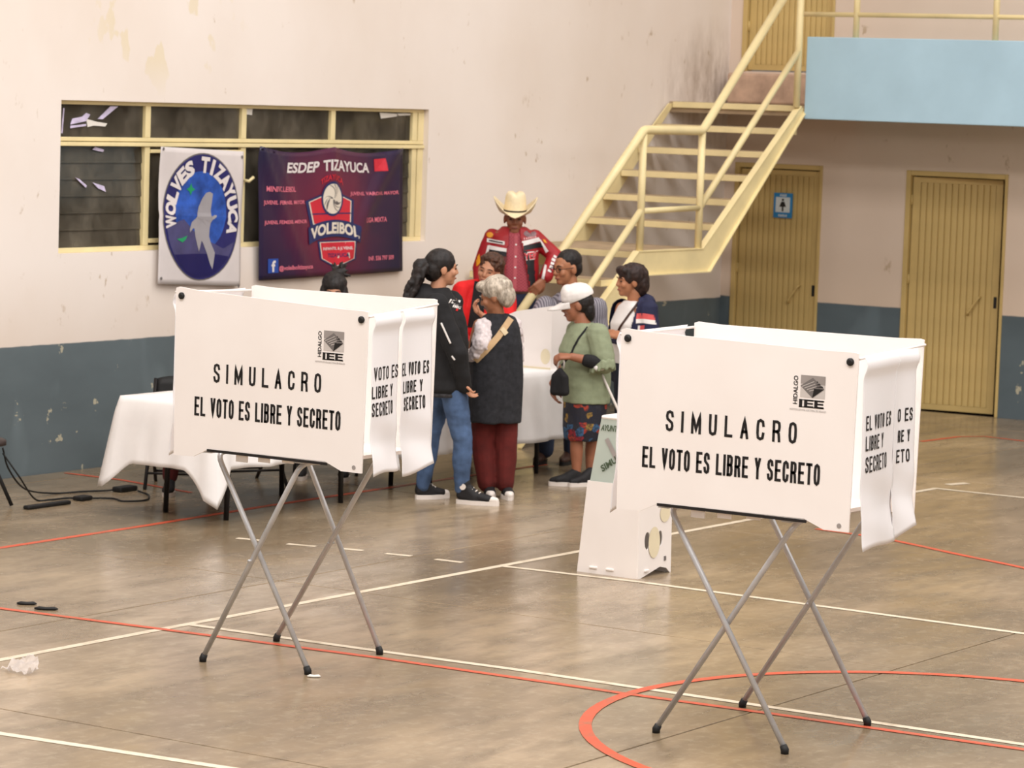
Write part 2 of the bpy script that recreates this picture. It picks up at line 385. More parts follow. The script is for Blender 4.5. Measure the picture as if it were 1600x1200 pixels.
win = tag(empty('window_1', (0, 0, 0)), kind='structure')
fy0, fy1 = Y0+0.045, Y0+0.085
def wbar(name, x0, x1, z0, z1, dy=0.0): return box(name, (x0, fy0-dy, z0), (x1, fy1, z1), M_YEL, win, 0.004)
wbar('frame_rail', WX0, WX1, 2.497, 2.525); wbar('transom_rail', WX0, WX1, 2.215, 2.243, 0.012); wbar('transom_rail', WX0, WX1, 2.248, 2.276)
wbar('frame_rail', WX0, WX1, 1.488, 1.522)
for za, zb_ in ((1.522, 2.215), (2.276, 2.497)): wbar('frame_stile', WX0, WX0+0.03, za, zb_); wbar('frame_stile', 20.14, 20.20, za, zb_); wbar('frame_stile', 20.215, WX1, za, zb_)
for x in (16.905, 17.985, 19.07): wbar('mullion', x, x+0.055, 2.276, 2.497)
for x in (16.905, 17.985, 19.07): wbar('mullion', x, x+0.055, 1.522, 2.215)
wbar('sash_rail', 16.962, 17.983, 2.17, 2.195, 0.005); wbar('sash_rail', 16.962, 17.983, 1.54, 1.57, 0.005)
tube('window_latch', [(18.0, fy0, 1.98), (18.02, fy0-0.05, 1.97), (18.06, fy0-0.06, 2.0)], 0.012, M_YEL, win)
gx = [WX0+0.03, 16.905, 16.96, 17.985, 18.04, 19.07, 19.125, 20.14]
for k in range(4):
    box('pane', (gx[2*k], fy1-0.012, 2.276), (gx[2*k+1], fy1-0.006, 2.497), M_GLASS, win)
nl = 6
for k in range(4):
    if k == 0 or k == 3:                                     # louvred glass blades
        for i in range(nl):
            z0 = 1.522+(2.215-1.522)*i/nl; z1 = 1.522+(2.215-1.522)*(i+1)/nl+0.012
            from_py('louvre_pane', [(gx[2*k], fy1-0.014, z0), (gx[2*k+1], fy1-0.014, z0), (gx[2*k+1], fy1-0.004, z1), (gx[2*k], fy1-0.004, z1), (gx[2*k], fy1-0.009, z0), (gx[2*k+1], fy1-0.009, z0), (gx[2*k+1], fy1+0.001, z1), (gx[2*k], fy1+0.001, z1)],
                    [(0, 1, 2, 3), (7, 6, 5, 4), (0, 4, 5, 1), (3, 2, 6, 7), (0, 3, 7, 4), (1, 5, 6, 2)], M_GLASS, win)
    else:
        box('pane', (gx[2*k], fy1-0.012, 1.522), (gx[2*k+1], fy1-0.006, 2.215), M_GLASS, win)
M_LILAC = soft('lilac_reflection_tint', rgb(206, 196, 224), 0.3, 0.2, 20)  # pale lilac slips imitate reflection streaks on the left panes
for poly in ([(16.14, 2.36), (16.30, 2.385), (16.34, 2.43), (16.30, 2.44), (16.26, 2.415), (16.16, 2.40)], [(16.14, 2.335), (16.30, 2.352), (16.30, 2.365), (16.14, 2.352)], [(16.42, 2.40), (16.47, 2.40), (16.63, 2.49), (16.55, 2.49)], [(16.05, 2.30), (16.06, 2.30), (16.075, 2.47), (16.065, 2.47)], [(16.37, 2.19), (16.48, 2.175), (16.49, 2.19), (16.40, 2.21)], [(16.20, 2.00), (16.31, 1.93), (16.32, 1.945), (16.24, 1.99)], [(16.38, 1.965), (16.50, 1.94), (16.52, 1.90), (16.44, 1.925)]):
    prism('reflection_streak', poly, 'y', fy1-0.0215, fy1-0.0165, M_LILAC, win)
for poly in ([(18.05, 2.495), (18.13, 2.495), (18.125, 2.45), (18.06, 2.455)], [(19.72, 2.49), (19.95, 2.485), (19.95, 2.465), (19.8, 2.45), (19.74, 2.445)], [(19.96, 2.487), (20.13, 2.49), (20.13, 2.475), (19.97, 2.47)], [(16.3, 2.40), (16.42, 2.38), (16.52, 2.372), (16.5, 2.35), (16.38, 2.355), (16.32, 2.345)]):
    prism('paper_scrap', poly, 'y', fy1-0.02, fy1-0.0135, M_PAPER, win)

# ------------------------------------------------------------------ right wall with doors, balcony
bm = bmesh.new(); TX = 0.2
D2 = (11.36, 12.335, 2.118); D1 = (13.17, 14.07, 2.122); D3 = (13.115, 14.05, 2.95)
def wr(y0, y1, z0, z1): add_box(bm, (X0, y0, z0), (X0+TX, y1, z1))
wr(YF, D2[0], -0.05, 2.54); wr(D2[0], D2[1], D2[2], 2.54); wr(D2[1], D1[0], -0.05, 2.54); wr(D1[0], D1[1], D1[2], 2.54); wr(D1[1], Y0+0.2, -0.05, 2.54)
wr(YF, D3[0], 2.54, HT); wr(D3[0], D3[1], 2.54, D3[2]); wr(D3[0], D3[1], 5.0, HT); wr(D3[1], Y0+0.2, 2.54, HT)
bmesh.ops.remove_doubles(bm, verts=bm.verts, dist=1e-5)
tag(from_bm('wall_right', bm, M_WALLR), kind='structure')
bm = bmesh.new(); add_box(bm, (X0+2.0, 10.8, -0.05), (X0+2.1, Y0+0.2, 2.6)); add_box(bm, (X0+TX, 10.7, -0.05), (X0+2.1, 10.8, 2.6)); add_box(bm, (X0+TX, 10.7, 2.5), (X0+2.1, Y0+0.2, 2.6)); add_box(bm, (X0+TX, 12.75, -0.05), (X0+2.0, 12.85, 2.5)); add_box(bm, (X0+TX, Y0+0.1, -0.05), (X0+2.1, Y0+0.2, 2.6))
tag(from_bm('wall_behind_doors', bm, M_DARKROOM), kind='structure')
def door(n, y0, y1, z0, z1, ang, strips, handle=True, gap=0.0):
    """ribbed sheet-metal door seen from -x; leaf turns inward about the +y jamb by ang"""
    d = tag(empty('door_%d' % n, (0, 0, 0)), kind='structure')
    fr = 0.045
    box('door_frame', (X0-0.012, y1-fr, z0), (X0+0.10, y1, z1), M_DOOR, d, 0.004)
    box('door_frame', (X0-0.012, y0, z0), (X0+0.10, y0+fr*0.6, z1), M_DOOR, d, 0.004)
    box('door_frame', (X0-0.012, y0+fr*0.6+0.001, z1-fr), (X0+0.10, y1-fr-0.001, z1), M_DOOR, d, 0.004)
    w = y1-y0-fr*1.6-0.02-gap; h = z1-fr-z0-0.022
    leaf = empty('door_leaf', (X0+0.035, y1-fr-0.008, z0+0.012), -ang); leaf.parent = d
    bm = bmesh.new(); add_box(bm, (0.012, -w, 0), (0.03, 0, h)); add_box(bm, (-0.006, -0.07, 0), (0.0119, 0, h)); add_box(bm, (-0.006, -w, 0), (0.0119, -w+0.06, h)); add_box(bm, (-0.006, -w+0.0601, 0), (0.0119, -0.0701, 0.05)); add_box(bm, (-0.006, -w+0.0601, h-0.05), (0.0119, -0.0701, h))
    from_bm('leaf_frame', bm, M_DOOR, leaf)
    sw = (w-0.13)/strips
    prof = [(0, 0.010), (0.09, -0.003), (0.3, -0.005), (0.7, -0.005), (0.91, -0.003), (1.0, 0.010)]
    vs = [(x, -sw*t, z) for z in (0.052, h-0.052) for t, x in prof]; m = len(prof)
    me = bpy.data.meshes.new('ribbed_strip'); me.from_pydata(vs, [], [(i, i+1, i+1+m, i+m) for i in range(m-1)]); me.materials.append(M_DOOR)
    for k in range(strips):
        o = bpy.data.objects.new('ribbed_strip', me); COL.objects.link(o); o.parent = leaf; o.location = (0, -0.07-sw*k, 0)
    if handle:
        box('lock_plate', (-0.012, -w+0.012, 0.93), (0.0, -w+0.04, 1.03), M_BLACK, leaf, 0.003)
        tube('pull_handle', bend([(-0.004, -w+0.27, 0.86), (-0.045, -w+0.265, 0.87), (-0.045, -w+0.17, 1.01), (-0.004, -w+0.16, 1.02)], 0.02), 0.010, M_DOOR, leaf, 8)
    for z in (0.35, 1.1, h-0.25):
        tube('hinge', [(-0.012, 0.006, z), (-0.012, 0.006, z+0.09)], 0.011, M_DOOR, leaf, 8)
    return d, leaf, w
d1, leaf1, w1 = door(1, D1[0], D1[1], 0.0, D1[2], 0.0, 12)
d2, leaf2, w2 = door(2, D2[0], D2[1], 0.0, D2[2], math.radians(-7), 12, True, 0.06)
d3, leaf3, w3 = door(3, D3[0], D3[1], D3[2], 5.0, 0.0, 13, False)
# restroom sign on door 1
sg = tag(box('restroom_sign', (X0+0.006, 13.472, 1.635), (X0+0.012, 13.662, 1.860), soft('sign_blue', rgb(40, 128, 186), 0.4, 0.05)), 'blue restroom sign with a black figure on the closed ochre door', 'sign')
M_SIGNW = soft('sign_white', rgb(206, 214, 216), 0.5, 0.03)
box('white_field', (X0+0.003, 13.495, 1.685), (X0+0.007, 13.640, 1.822), M_SIGNW, sg)
prism('figure_symbol', [(13.567-0.008, 1.695), (13.567-0.008, 1.735), (13.567-0.034, 1.735), (13.567-0.014, 1.782), (13.567+0.014, 1.782), (13.567+0.034, 1.735), (13.567+0.008, 1.735), (13.567+0.008, 1.695)], 'x', X0+0.001, X0+0.0035, M_INK, sg)
prism('figure_head', ring2d(13.567, 1.798, 0.011, 0.011, 16), 'x', X0+0.001, X0+0.0035, M_INK, sg)
for s_, z_, w_ in ((4, 1.829, 0.07), (6, 1.646, 0.09)):
    decal('small_print', move2d(bars2d(s_, w_, 0.022), -w_/2, 0), lambda a, b, l, z_=z_: (X0+0.0055-l, 13.567-a, z_+b), M_SIGNW, sg, 0.001)

BX = 24.0; BYL = 12.815
tag(box('balcony_slab', (BX, YF, 2.54), (X0, BYL, 2.66), M_SKY), kind='structure')
tag(box('balcony_parapet', (BX-0.02, YF, 2.54), (BX+0.11, BYL, 3.245), M_SKY, None, 0.006), kind='structure')
tag(box('landing_slab', (BX, BYL, 2.56), (X0, Y0, 2.655), M_TREAD), kind='structure')
tag(box('door_sill_block', (X0-0.24, 13.0, 2.655), (X0, 14.06, 2.93), M_CONC, None, 0.02), kind='structure')
rail = tag(empty('balcony_railing', (BX+0.045, 10, 3.245)), 'cream yellow pipe railing on top of the sky blue balcony parapet', 'railing')
def rp(name, pts, r): return tube(name, [(p[0]-BX-0.045, p[1]-10, p[2]-3.245) for p in pts], r, M_YEL, rail, 10)
for y in (12.381, 11.085, 9.79, 8.5, 7.2): rp('post', [(BX+0.045, y, 3.24), (BX+0.045, y, 4.05)], 0.027)
rp('rail', [(BX+0.045, 12.93, 3.44), (BX+0.045, 6.0, 3.44)], 0.021); rp('rail', [(BX+0.045, 12.93, 4.05), (BX+0.045, 6.0, 4.05)], 0.025)

# ------------------------------------------------------------------ steel stair
st = tag(empty('steel_staircase', (21, 13.5, 0)), 'cream yellow steel staircase with pipe rails climbing along the left wall', 'staircase')
SO = Vector((21, 13.5, 0))
def sp(pts): return [Vector(p)-SO for p in pts]
def sbox(name, lo, hi, mat): return box(name, Vector(lo)-SO, Vector(hi)-SO, mat, st, 0.003)
YO, YI = 12.83, Y0-0.01
LX0, LX1, LZ, TZ = 21.39, 22.33, 1.45, 2.655
def treadpart(x0, x1, z):
    o = sbox('tread', (x0, YO+0.05, z-0.055), (x1, YI-0.04, z-0.004), M_YEL)
    p = box('tread_top', Vector((x0+0.004, YO+0.052, z-0.004))-SO, Vector((x1, YI-0.042, z))-SO, M_TREAD, o)
    p.parent = o
n1 = 6; rise = (TZ-LZ)/n1; run = (23.99-LX1)/n1
for k in range(1, n1+1):
    z = LZ+rise*k; x = LX1+run*k
    treadpart(x-0.02 if k < n1 else x-0.02, x+0.27 if k < n1 else x+0.03, z)
n2 = 7; rise2 = LZ/n2; FX = 19.53; run2 = (LX0-FX)/n2
for k in range(1, n2):
    z = rise2*k; x = FX+run2*(k-1); treadpart(x, x+0.29, z)
o = sbox('landing_plate', (LX0, YO+0.05, LZ-0.055), (LX1+0.25, YI-0.04, LZ-0.004), M_YEL)
box('tread_top', Vector((LX0+0.004, YO+0.052, LZ-0.004))-SO, Vector((LX1+0.25, YI-0.042, LZ))-SO, M_TREAD, o)
# channel stringers (outer one bends along the landing)
def stringer(y0, y1, name):
    h = 0.19
    poly = [(FX-0.12, 0.0), (LX0-0.06, LZ+0.0), (LX1+0.02, LZ+0.0), (23.93, TZ-0.02), (24.0, TZ-0.02), (24.0, TZ-0.04), (LX1+0.11, LZ-h), (LX0+0.06, LZ-h), (FX+0.14, 0.0)]
    prism(name, [(a-SO.x, b) for a, b in poly], 'y', y0-SO.y, y1-SO.y, M_YEL, st)
stringer(YO, YO+0.012, 'outer_stringer'); stringer(YI-0.03, YI-0.018, 'wall_stringer')
def flange(pts, name='stringer_flange'):
    bm = bmesh.new(); P = sp(pts); w = 0.06
    for a, b in zip(P, P[1:]):
        v = [bm.verts.new(a+Vector((0, dy, dz))) for dy, dz in ((0, 0), (w, 0), (w, 0.01), (0, 0.01))]+[bm.verts.new(b+Vector((0, dy, dz))) for dy, dz in ((0, 0), (w, 0), (w, 0.01), (0, 0.01))]
        for q in ((0, 1, 5, 4), (1, 2, 6, 5), (2, 3, 7, 6), (3, 0, 4, 7), (3, 2, 1, 0), (4, 5, 6, 7)): bm.faces.new([v[i] for i in q])
    return from_bm(name, bm, M_YEL, st)
flange([(FX-0.12, YO-0.006, 0.0), (LX0-0.06, YO-0.006, LZ), (LX1+0.02, YO-0.006, LZ), (23.95, YO-0.006, TZ-0.015)])
flange([(FX+0.14, YO-0.03, 0.0), (LX0+0.06, YO-0.03, LZ-0.19), (LX1+0.11, YO-0.03, LZ-0.19), (24.0, YO-0.03, TZ-0.06)])
YR = YO+0.03
def post(x, z0, z1): tube('rail_post', sp([(x, YR, z0), (x, YR, z1)]), 0.03, M_YEL, st)
post(21.39, LZ, 2.42); post(22.32, LZ, 2.42); post(23.92, TZ-0.02, 3.86); post(19.62, 0.02, 1.0)
tube('handrail', sp(bend([(19.62, YR, 0.98), (21.39, YR, 2.42), (22.32, YR, 2.42), (23.92, YR, 3.83)], 0.04, 3)), 0.036, M_YEL, st, 12)
tube('mid_rail', sp([(19.62, YR, 0.36), (21.39, YR, 1.78)]), 0.028, M_YEL, st); tube('mid_rail', sp([(21.39, YR, 1.775), (22.32, YR, 1.79)]), 0.024, M_YEL, st)
tube('mid_rail', sp([(22.32, YR, 1.79), (23.92, YR, 3.12)]), 0.028, M_YEL, st)

# ------------------------------------------------------------------ banners on the left wall
def banner(name, x0, x1, z0, z1, corners, mat, wave, label):
    """corners: (tl, tr, br, bl) in wall coordinates; returns object and surface map"""
    tl, tr, br, bl = corners; yb = Y0-0.028
    def surf(x, z, lift=0.0):
        s = (x-x0)/(x1-x0); t = (z-z0)/(z1-z0)
        px = (bl[0]*(1-s)+br[0]*s)*(1-t)+(tl[0]*(1-s)+tr[0]*s)*t
        pz = (bl[1]*(1-s)+br[1]*s)*(1-t)+(tl[1]*(1-s)+tr[1]*s)*t
        return (px, yb-wave(s, t)-lift, pz-wave.sag(s, t))
    n, m = 36, 24
    vs = [surf(x0+(x1-x0)*i/n, z0+(z1-z0)*j/m) for j in range(m+1) for i in range(n+1)]
    vs += [(v[0], v[1]+0.003, v[2]) for v in vs]; K = (n+1)*(m+1)
    fs = []
    for j in range(m):
        for i in range(n):
            a = j*(n+1)+i; fs.append((a, a+1, a+n+2, a+n+1)); fs.append((a+n+1+K, a+n+2+K, a+1+K, a+K))
    per = [i for i in range(n+1)]+[j*(n+1)+n for j in range(1, m+1)]+[m*(n+1)+i for i in range(n-1, -1, -1)]+[j*(n+1) for j in range(m-1, 0, -1)]
    for a, b in zip(per, per[1:]+per[:1]): fs.append((b, a, a+K, b+K))
    o = from_py(name, vs, fs, mat, smooth=True)
    return tag(o, label, 'banner'), surf
class Wave:
    def __init__(s, f, sag): s.f = f; s.g = sag
    def __call__(s, a, b): return s.f(a, b)
    def sag(s, a, b): return s.g(a, b)
M_VINYLW = soft('white_banner_vinyl', rgb(214, 206, 204), 0.45, 0.04, 6)
M_NAVY = soft('navy_print', rgb(36, 36, 98), 0.4, 0.15, 6); M_ROY = soft('royal_blue_print', rgb(42, 84, 172), 0.4, 0.45, 9)
M_DNAVY = soft('deep_navy_print', rgb(24, 24, 84), 0.4, 0.1); M_WGREY = soft('wolf_grey_print', rgb(158, 154, 158), 0.4, 0.05)
M_PRW = soft('white_print', rgb(224, 216, 214), 0.45, 0.03); M_GRN = soft('green_print', rgb(30, 150, 96), 0.4, 0.05); M_SLATE = soft('slate_print', rgb(72, 70, 112), 0.4, 0.2, 8)
wv = Wave(lambda s, t: 0.012+0.012*math.sin(t*7+s*2)*t+0.01*math.sin(s*9)*(1-t)+0.006*max(0, 1-abs(t-0.5)*30), lambda s, t: 0)
bw, sw_ = banner('wolf_banner', 16.967, 17.899, 1.235, 2.205, [(16.967, 2.218), (17.899, 2.188), (17.897, 1.210), (16.975, 1.255)], M_VINYLW, wv, 'white banner with a round blue wolf emblem hung over the window')
cx, cz = 17.435, 1.722
decal('outline_ring', gridpoly(ring2d(cx, cz, 0.432, 0.456), 0.05), sw_, M_MGREY, bw, 0.0015)
decal('emblem_disc', gridpoly(ring2d(cx, cz, 0.422, 0.446), 0.05), sw_, M_NAVY, bw, 0.003)
decal('emblem_inner', gridpoly(ring2d(cx-0.01, cz+0.04, 0.29, 0.285), 0.05), sw_, M_ROY, bw, 0.0045)
low = [(cx+0.405*math.cos(a), cz+0.43*math.sin(a)) for a in [PI*1.13+PI*0.74*i/24 for i in range(25)]]
decal('emblem_shore', gridpoly([(cx-0.41, cz+0.0), (cx-0.30, cz-0.05), (cx-0.20, cz-0.02), (cx-0.05, cz-0.12), (cx+0.1, cz-0.17), (cx+0.25, cz-0.22), (cx+0.37, cz-0.17)]+low[::-1], 0.05), sw_, M_SLATE, bw, 0.0052)
low = [(cx+0.40*math.cos(a), cz+0.43*math.sin(a)) for a in [PI*1.22+PI*0.56*i/24 for i in range(25)]]
decal('emblem_base', gridpoly([(cx-0.1, cz-0.265), (cx+0.15, cz-0.26)][::1]+low[::-1], 0.05), sw_, M_DNAVY, bw, 0.006)
wolf = [[17.524, 1.904], [17.559, 1.891], [17.554, 1.835], [17.543, 1.775], [17.552, 1.727], [17.585, 1.74], [17.61, 1.739], [17.6, 1.722], [17.566, 1.705], [17.547, 1.68], [17.535, 1.637], [17.53, 1.586], [17.552, 1.533], [17.593, 1.472], [17.584, 1.412], [17.57, 1.352], [17.544, 1.387], [17.507, 1.465], [17.464, 1.535], [17.446, 1.553], [17.431, 1.51], [17.416, 1.476], [17.397, 1.519], [17.375, 1.571], [17.359, 1.64], [17.339, 1.636], [17.309, 1.607], [17.305, 1.632], [17.33, 1.683], [17.37, 1.708], [17.389, 1.725], [17.407, 1.793], [17.445, 1.853], [17.484, 1.895]]
decal('wolf_figure', gridpoly(wolf, 0.05), sw_, M_WGREY, bw, 0.0075)
decal('leaf_mark', gridpoly([[17.149, 1.559], [17.216, 1.536], [17.255, 1.557], [17.274, 1.586], [17.208, 1.566]], 0.05), sw_, M_GRN, bw, 0.0075)
decal('star_mark', gridpoly([(17.311+(0.05 if k % 2 else 0.022)*math.cos(k*PI/4+0.8), 1.915+(0.045 if k % 2 else 0.02)*math.sin(k*PI/4+0.8)) for k in range(8)], 0.06), sw_, M_GRN, bw, 0.0075)
word = 'WOLVES TIZAYUCA'
for i, ch in enumerate(word):
    if ch == ' ': continue
    a = math.radians(186-i*14.1); g = text2d(ch, 0.095 if ch != 'I' else 0.034, 0.115, 0.055)
    g = move2d(g, -0.0475 if ch != 'I' else -0.017, -0.0575)
    decal('lettering', move2d(g, cx+0.352*math.cos(a), cz+0.372*math.sin(a), a-PI/2), sw_, M_PRW, bw, 0.0075)
for x, z in ((16.99, 2.19), (17.875, 2.165), (17.875, 1.235), (16.995, 1.275)):
    decal('grommet', gridpoly(ring2d(x, z, 0.012, 0.012, 12), 0.05), sw_, M_MGREY, bw, 0.004)

def mat_vol():
    t = NT('purple_gradient_vinyl', 0.32, 0, 0.5); o = t.pos(); n0 = t.noise(t.mapping(o, (0.9, 1, 0.8), (0.2, 0, 0.4)), 1.6, 3)
    g = t.node('ShaderNodeTexGradient', gradient_type='SPHERICAL'); t.link(t.mapping(o, (0.95, 0.0, 1.05), (-18.0, 0, -1.80)), g.inputs['Vector'])
    n = t.math('ADD', t.math('MULTIPLY', n0, 0.45), t.math('MULTIPLY', g.outputs['Fac'], 0.6))
    return t.color(t.ramp(n, [(0.25, rgb(32, 26, 60)), (0.42, rgb(54, 28, 62)), (0.7, rgb(112, 34, 62))]))
M_VOL = mat_vol()
M_RED = soft('red_print', rgb(206, 46, 62), 0.4, 0.06); M_PINK = soft('pink_print', rgb(226, 120, 140), 0.45, 0.05); M_CRM = soft('cream_print', rgb(226, 216, 200), 0.45, 0.05); M_BLU2 = soft('shield_blue_print', rgb(40, 48, 96), 0.4, 0.08); M_FBK = soft('icon_blue_print', rgb(42, 76, 160), 0.4, 0.03)
def wfold(s, t):
    f = 0.014
    f += 0.022*math.exp(-((s-0.02-(1-t)*0.30)/0.035)**2)*(0.3+0.7*t)+0.018*math.exp(-((s-0.10-(1-t)*0.30)/0.03)**2)*t
    f += 0.02*math.exp(-((s-0.95+(1-t)*0.42)/0.04)**2)*(0.3+0.7*t)+0.014*math.exp(-((s-0.5)/0.03)**2)*t*t
    return 0.012+(f-0.012)*1.7+0.008*math.sin(s*11+t*3)
wv2 = Wave(wfold, lambda s, t: 0.045*t**4*abs(math.sin(s*2*PI)))
bv, sv = banner('volleyball_banner', 18.06, 19.93, 1.246, 2.222, [(18.06, 2.228), (19.873, 2.224), (19.946, 1.262), (18.118, 1.245)], M_VOL, wv2, 'dark purple volleyball banner with red shield emblem hung beside the wolf banner')
def vt(s, x, z, w, h, mat, bold=0.025, sp_=1.0, lift=0.004, shear=0.0, fn=None): decal('lettering', move2d(text2d(s, w, h, bold, sp_, shear), x, z, 0, fn), sv, mat, bv, lift)
vt('ESDEP', 18.42, 2.045, 0.40, 0.088, M_PRW, 0.03, shear=0.2); vt('TIZAYUCA', 18.87, 2.045, 0.62, 0.088, M_PRW, 0.03)
decal('red_square', gridpoly([(19.56, 2.057), (19.70, 2.057), (19.695, 2.165), (19.555, 2.165)], 0.05), sv, M_RED, bv, 0.004)
vt('MINIVOLEIBOL', 18.155, 1.895, 0.38, 0.042, M_PINK); vt('JUVENIL FEMENIL MAYOR', 18.115, 1.790, 0.53, 0.04, M_PINK); vt('JUVENIL FEMENIL MENOR', 18.12, 1.645, 0.55, 0.036, M_PINK)
vt('JUVENIL VARONIL MAYOR', 19.215, 1.850, 0.66, 0.038, M_PINK); vt('LIGA MIXTA', 19.41, 1.643, 0.31, 0.04, M_PINK); vt('INF. 556 797 509', 19.445, 1.344, 0.36, 0.036, M_PINK); vt('@voleiboltizayuca', 18.295, 1.300, 0.44, 0.045, M_PINK)
decal('icon_square', gridpoly([(18.16, 1.295), (18.285, 1.295), (18.285, 1.40), (18.16, 1.40)], 0.05), sv, M_FBK, bv, 0.004)
vt('f', 18.20, 1.302, 0.05, 0.085, M_PRW, 0.04, lift=0.006)
def vp(name, poly, mat, lift): decal(name, gridpoly(poly, 0.05), sv, mat, bv, lift)
def scale(poly, k, kz=None):
    mx = sum(p[0] for p in poly)/len(poly); mz = sum(p[1] for p in poly)/len(poly); return [(mx+(p[0]-mx)*k, mz+(p[1]-mz)*(kz or k)) for p in poly]
up = [(18.652, 1.82), (18.824, 1.865), (19.115, 1.865), (19.262, 1.823), (19.245, 1.62), (18.715, 1.62)]
vp('shield_border', up, M_BLU2, 0.004); vp('shield_white', scale(up, 0.88), M_CRM, 0.005); vp('shield_red', scale(up, 0.83, 0.82), M_RED, 0.006)
vp('shield_bar', [(18.73, 1.715), (19.215, 1.715), (19.215, 1.725), (18.73, 1.725)], M_BLU2, 0.007)
lo_ = [(18.80, 1.515), (19.27, 1.515), (19.275, 1.365), (19.02, 1.305), (18.83, 1.375)]
vp('shield_border', lo_, M_BLU2, 0.004); vp('shield_white', scale(lo_, 0.90), M_CRM, 0.005); vp('shield_red', scale(lo_, 0.85), M_RED, 0.006)
arcf = lambda x, z: (x, z+0.055*(1-((x-19.0)/0.32)**2))
rib = [(18.68+0.645*i/12, 1.49) for i in range(13)]+[(19.325-0.645*i/12, 1.618) for i in range(13)]
vp('ribbon', [arcf(*p) for p in rib], M_BLU2, 0.008)
vt('VOLEIBOL', 18.71, 1.512, 0.585, 0.088, M_CRM, 0.04, lift=0.0095, fn=arcf)
vt('INFANTIL & JUVENIL', 18.865, 1.435, 0.35, 0.03, M_PRW, 0.02, lift=0.0075); vt('TIZAYUCA', 18.92, 1.387, 0.25, 0.03, M_BLU2, 0.02, lift=0.0075)
vt('TIZAYUCA', 18.84, 1.925, 0.28, 0.045, M_RED, 0.02, fn=lambda x, z: (x, z+0.05*(1-((x-18.98)/0.16)**2)))
vp('ball_border', ring2d(18.975, 1.832, 0.135, 0.132), M_BLU2, 0.008); vp('ball', ring2d(18.975, 1.832, 0.115, 0.114), M_CRM, 0.0092)
for k in range(3):
    for q in (-1, 0, 1):
        a0 = k*2*PI/3+0.6; pts = []
        for i in range(9):
            r_ = 0.006+0.105*i/8; a = a0+q*0.42*(0.35+0.65*i/8)+0.9*(i/8)**1.3; pts.append((18.975+r_*math.cos(a), 1.832+r_*math.sin(a)))
        L = [(p[0]-0.0028, p[1]-0.002) for p in pts]+[(p[0]+0.0028, p[1]+0.002) for p in pts[::-1]]
        vp('ball_seam', L, M_MGREY, 0.0102)

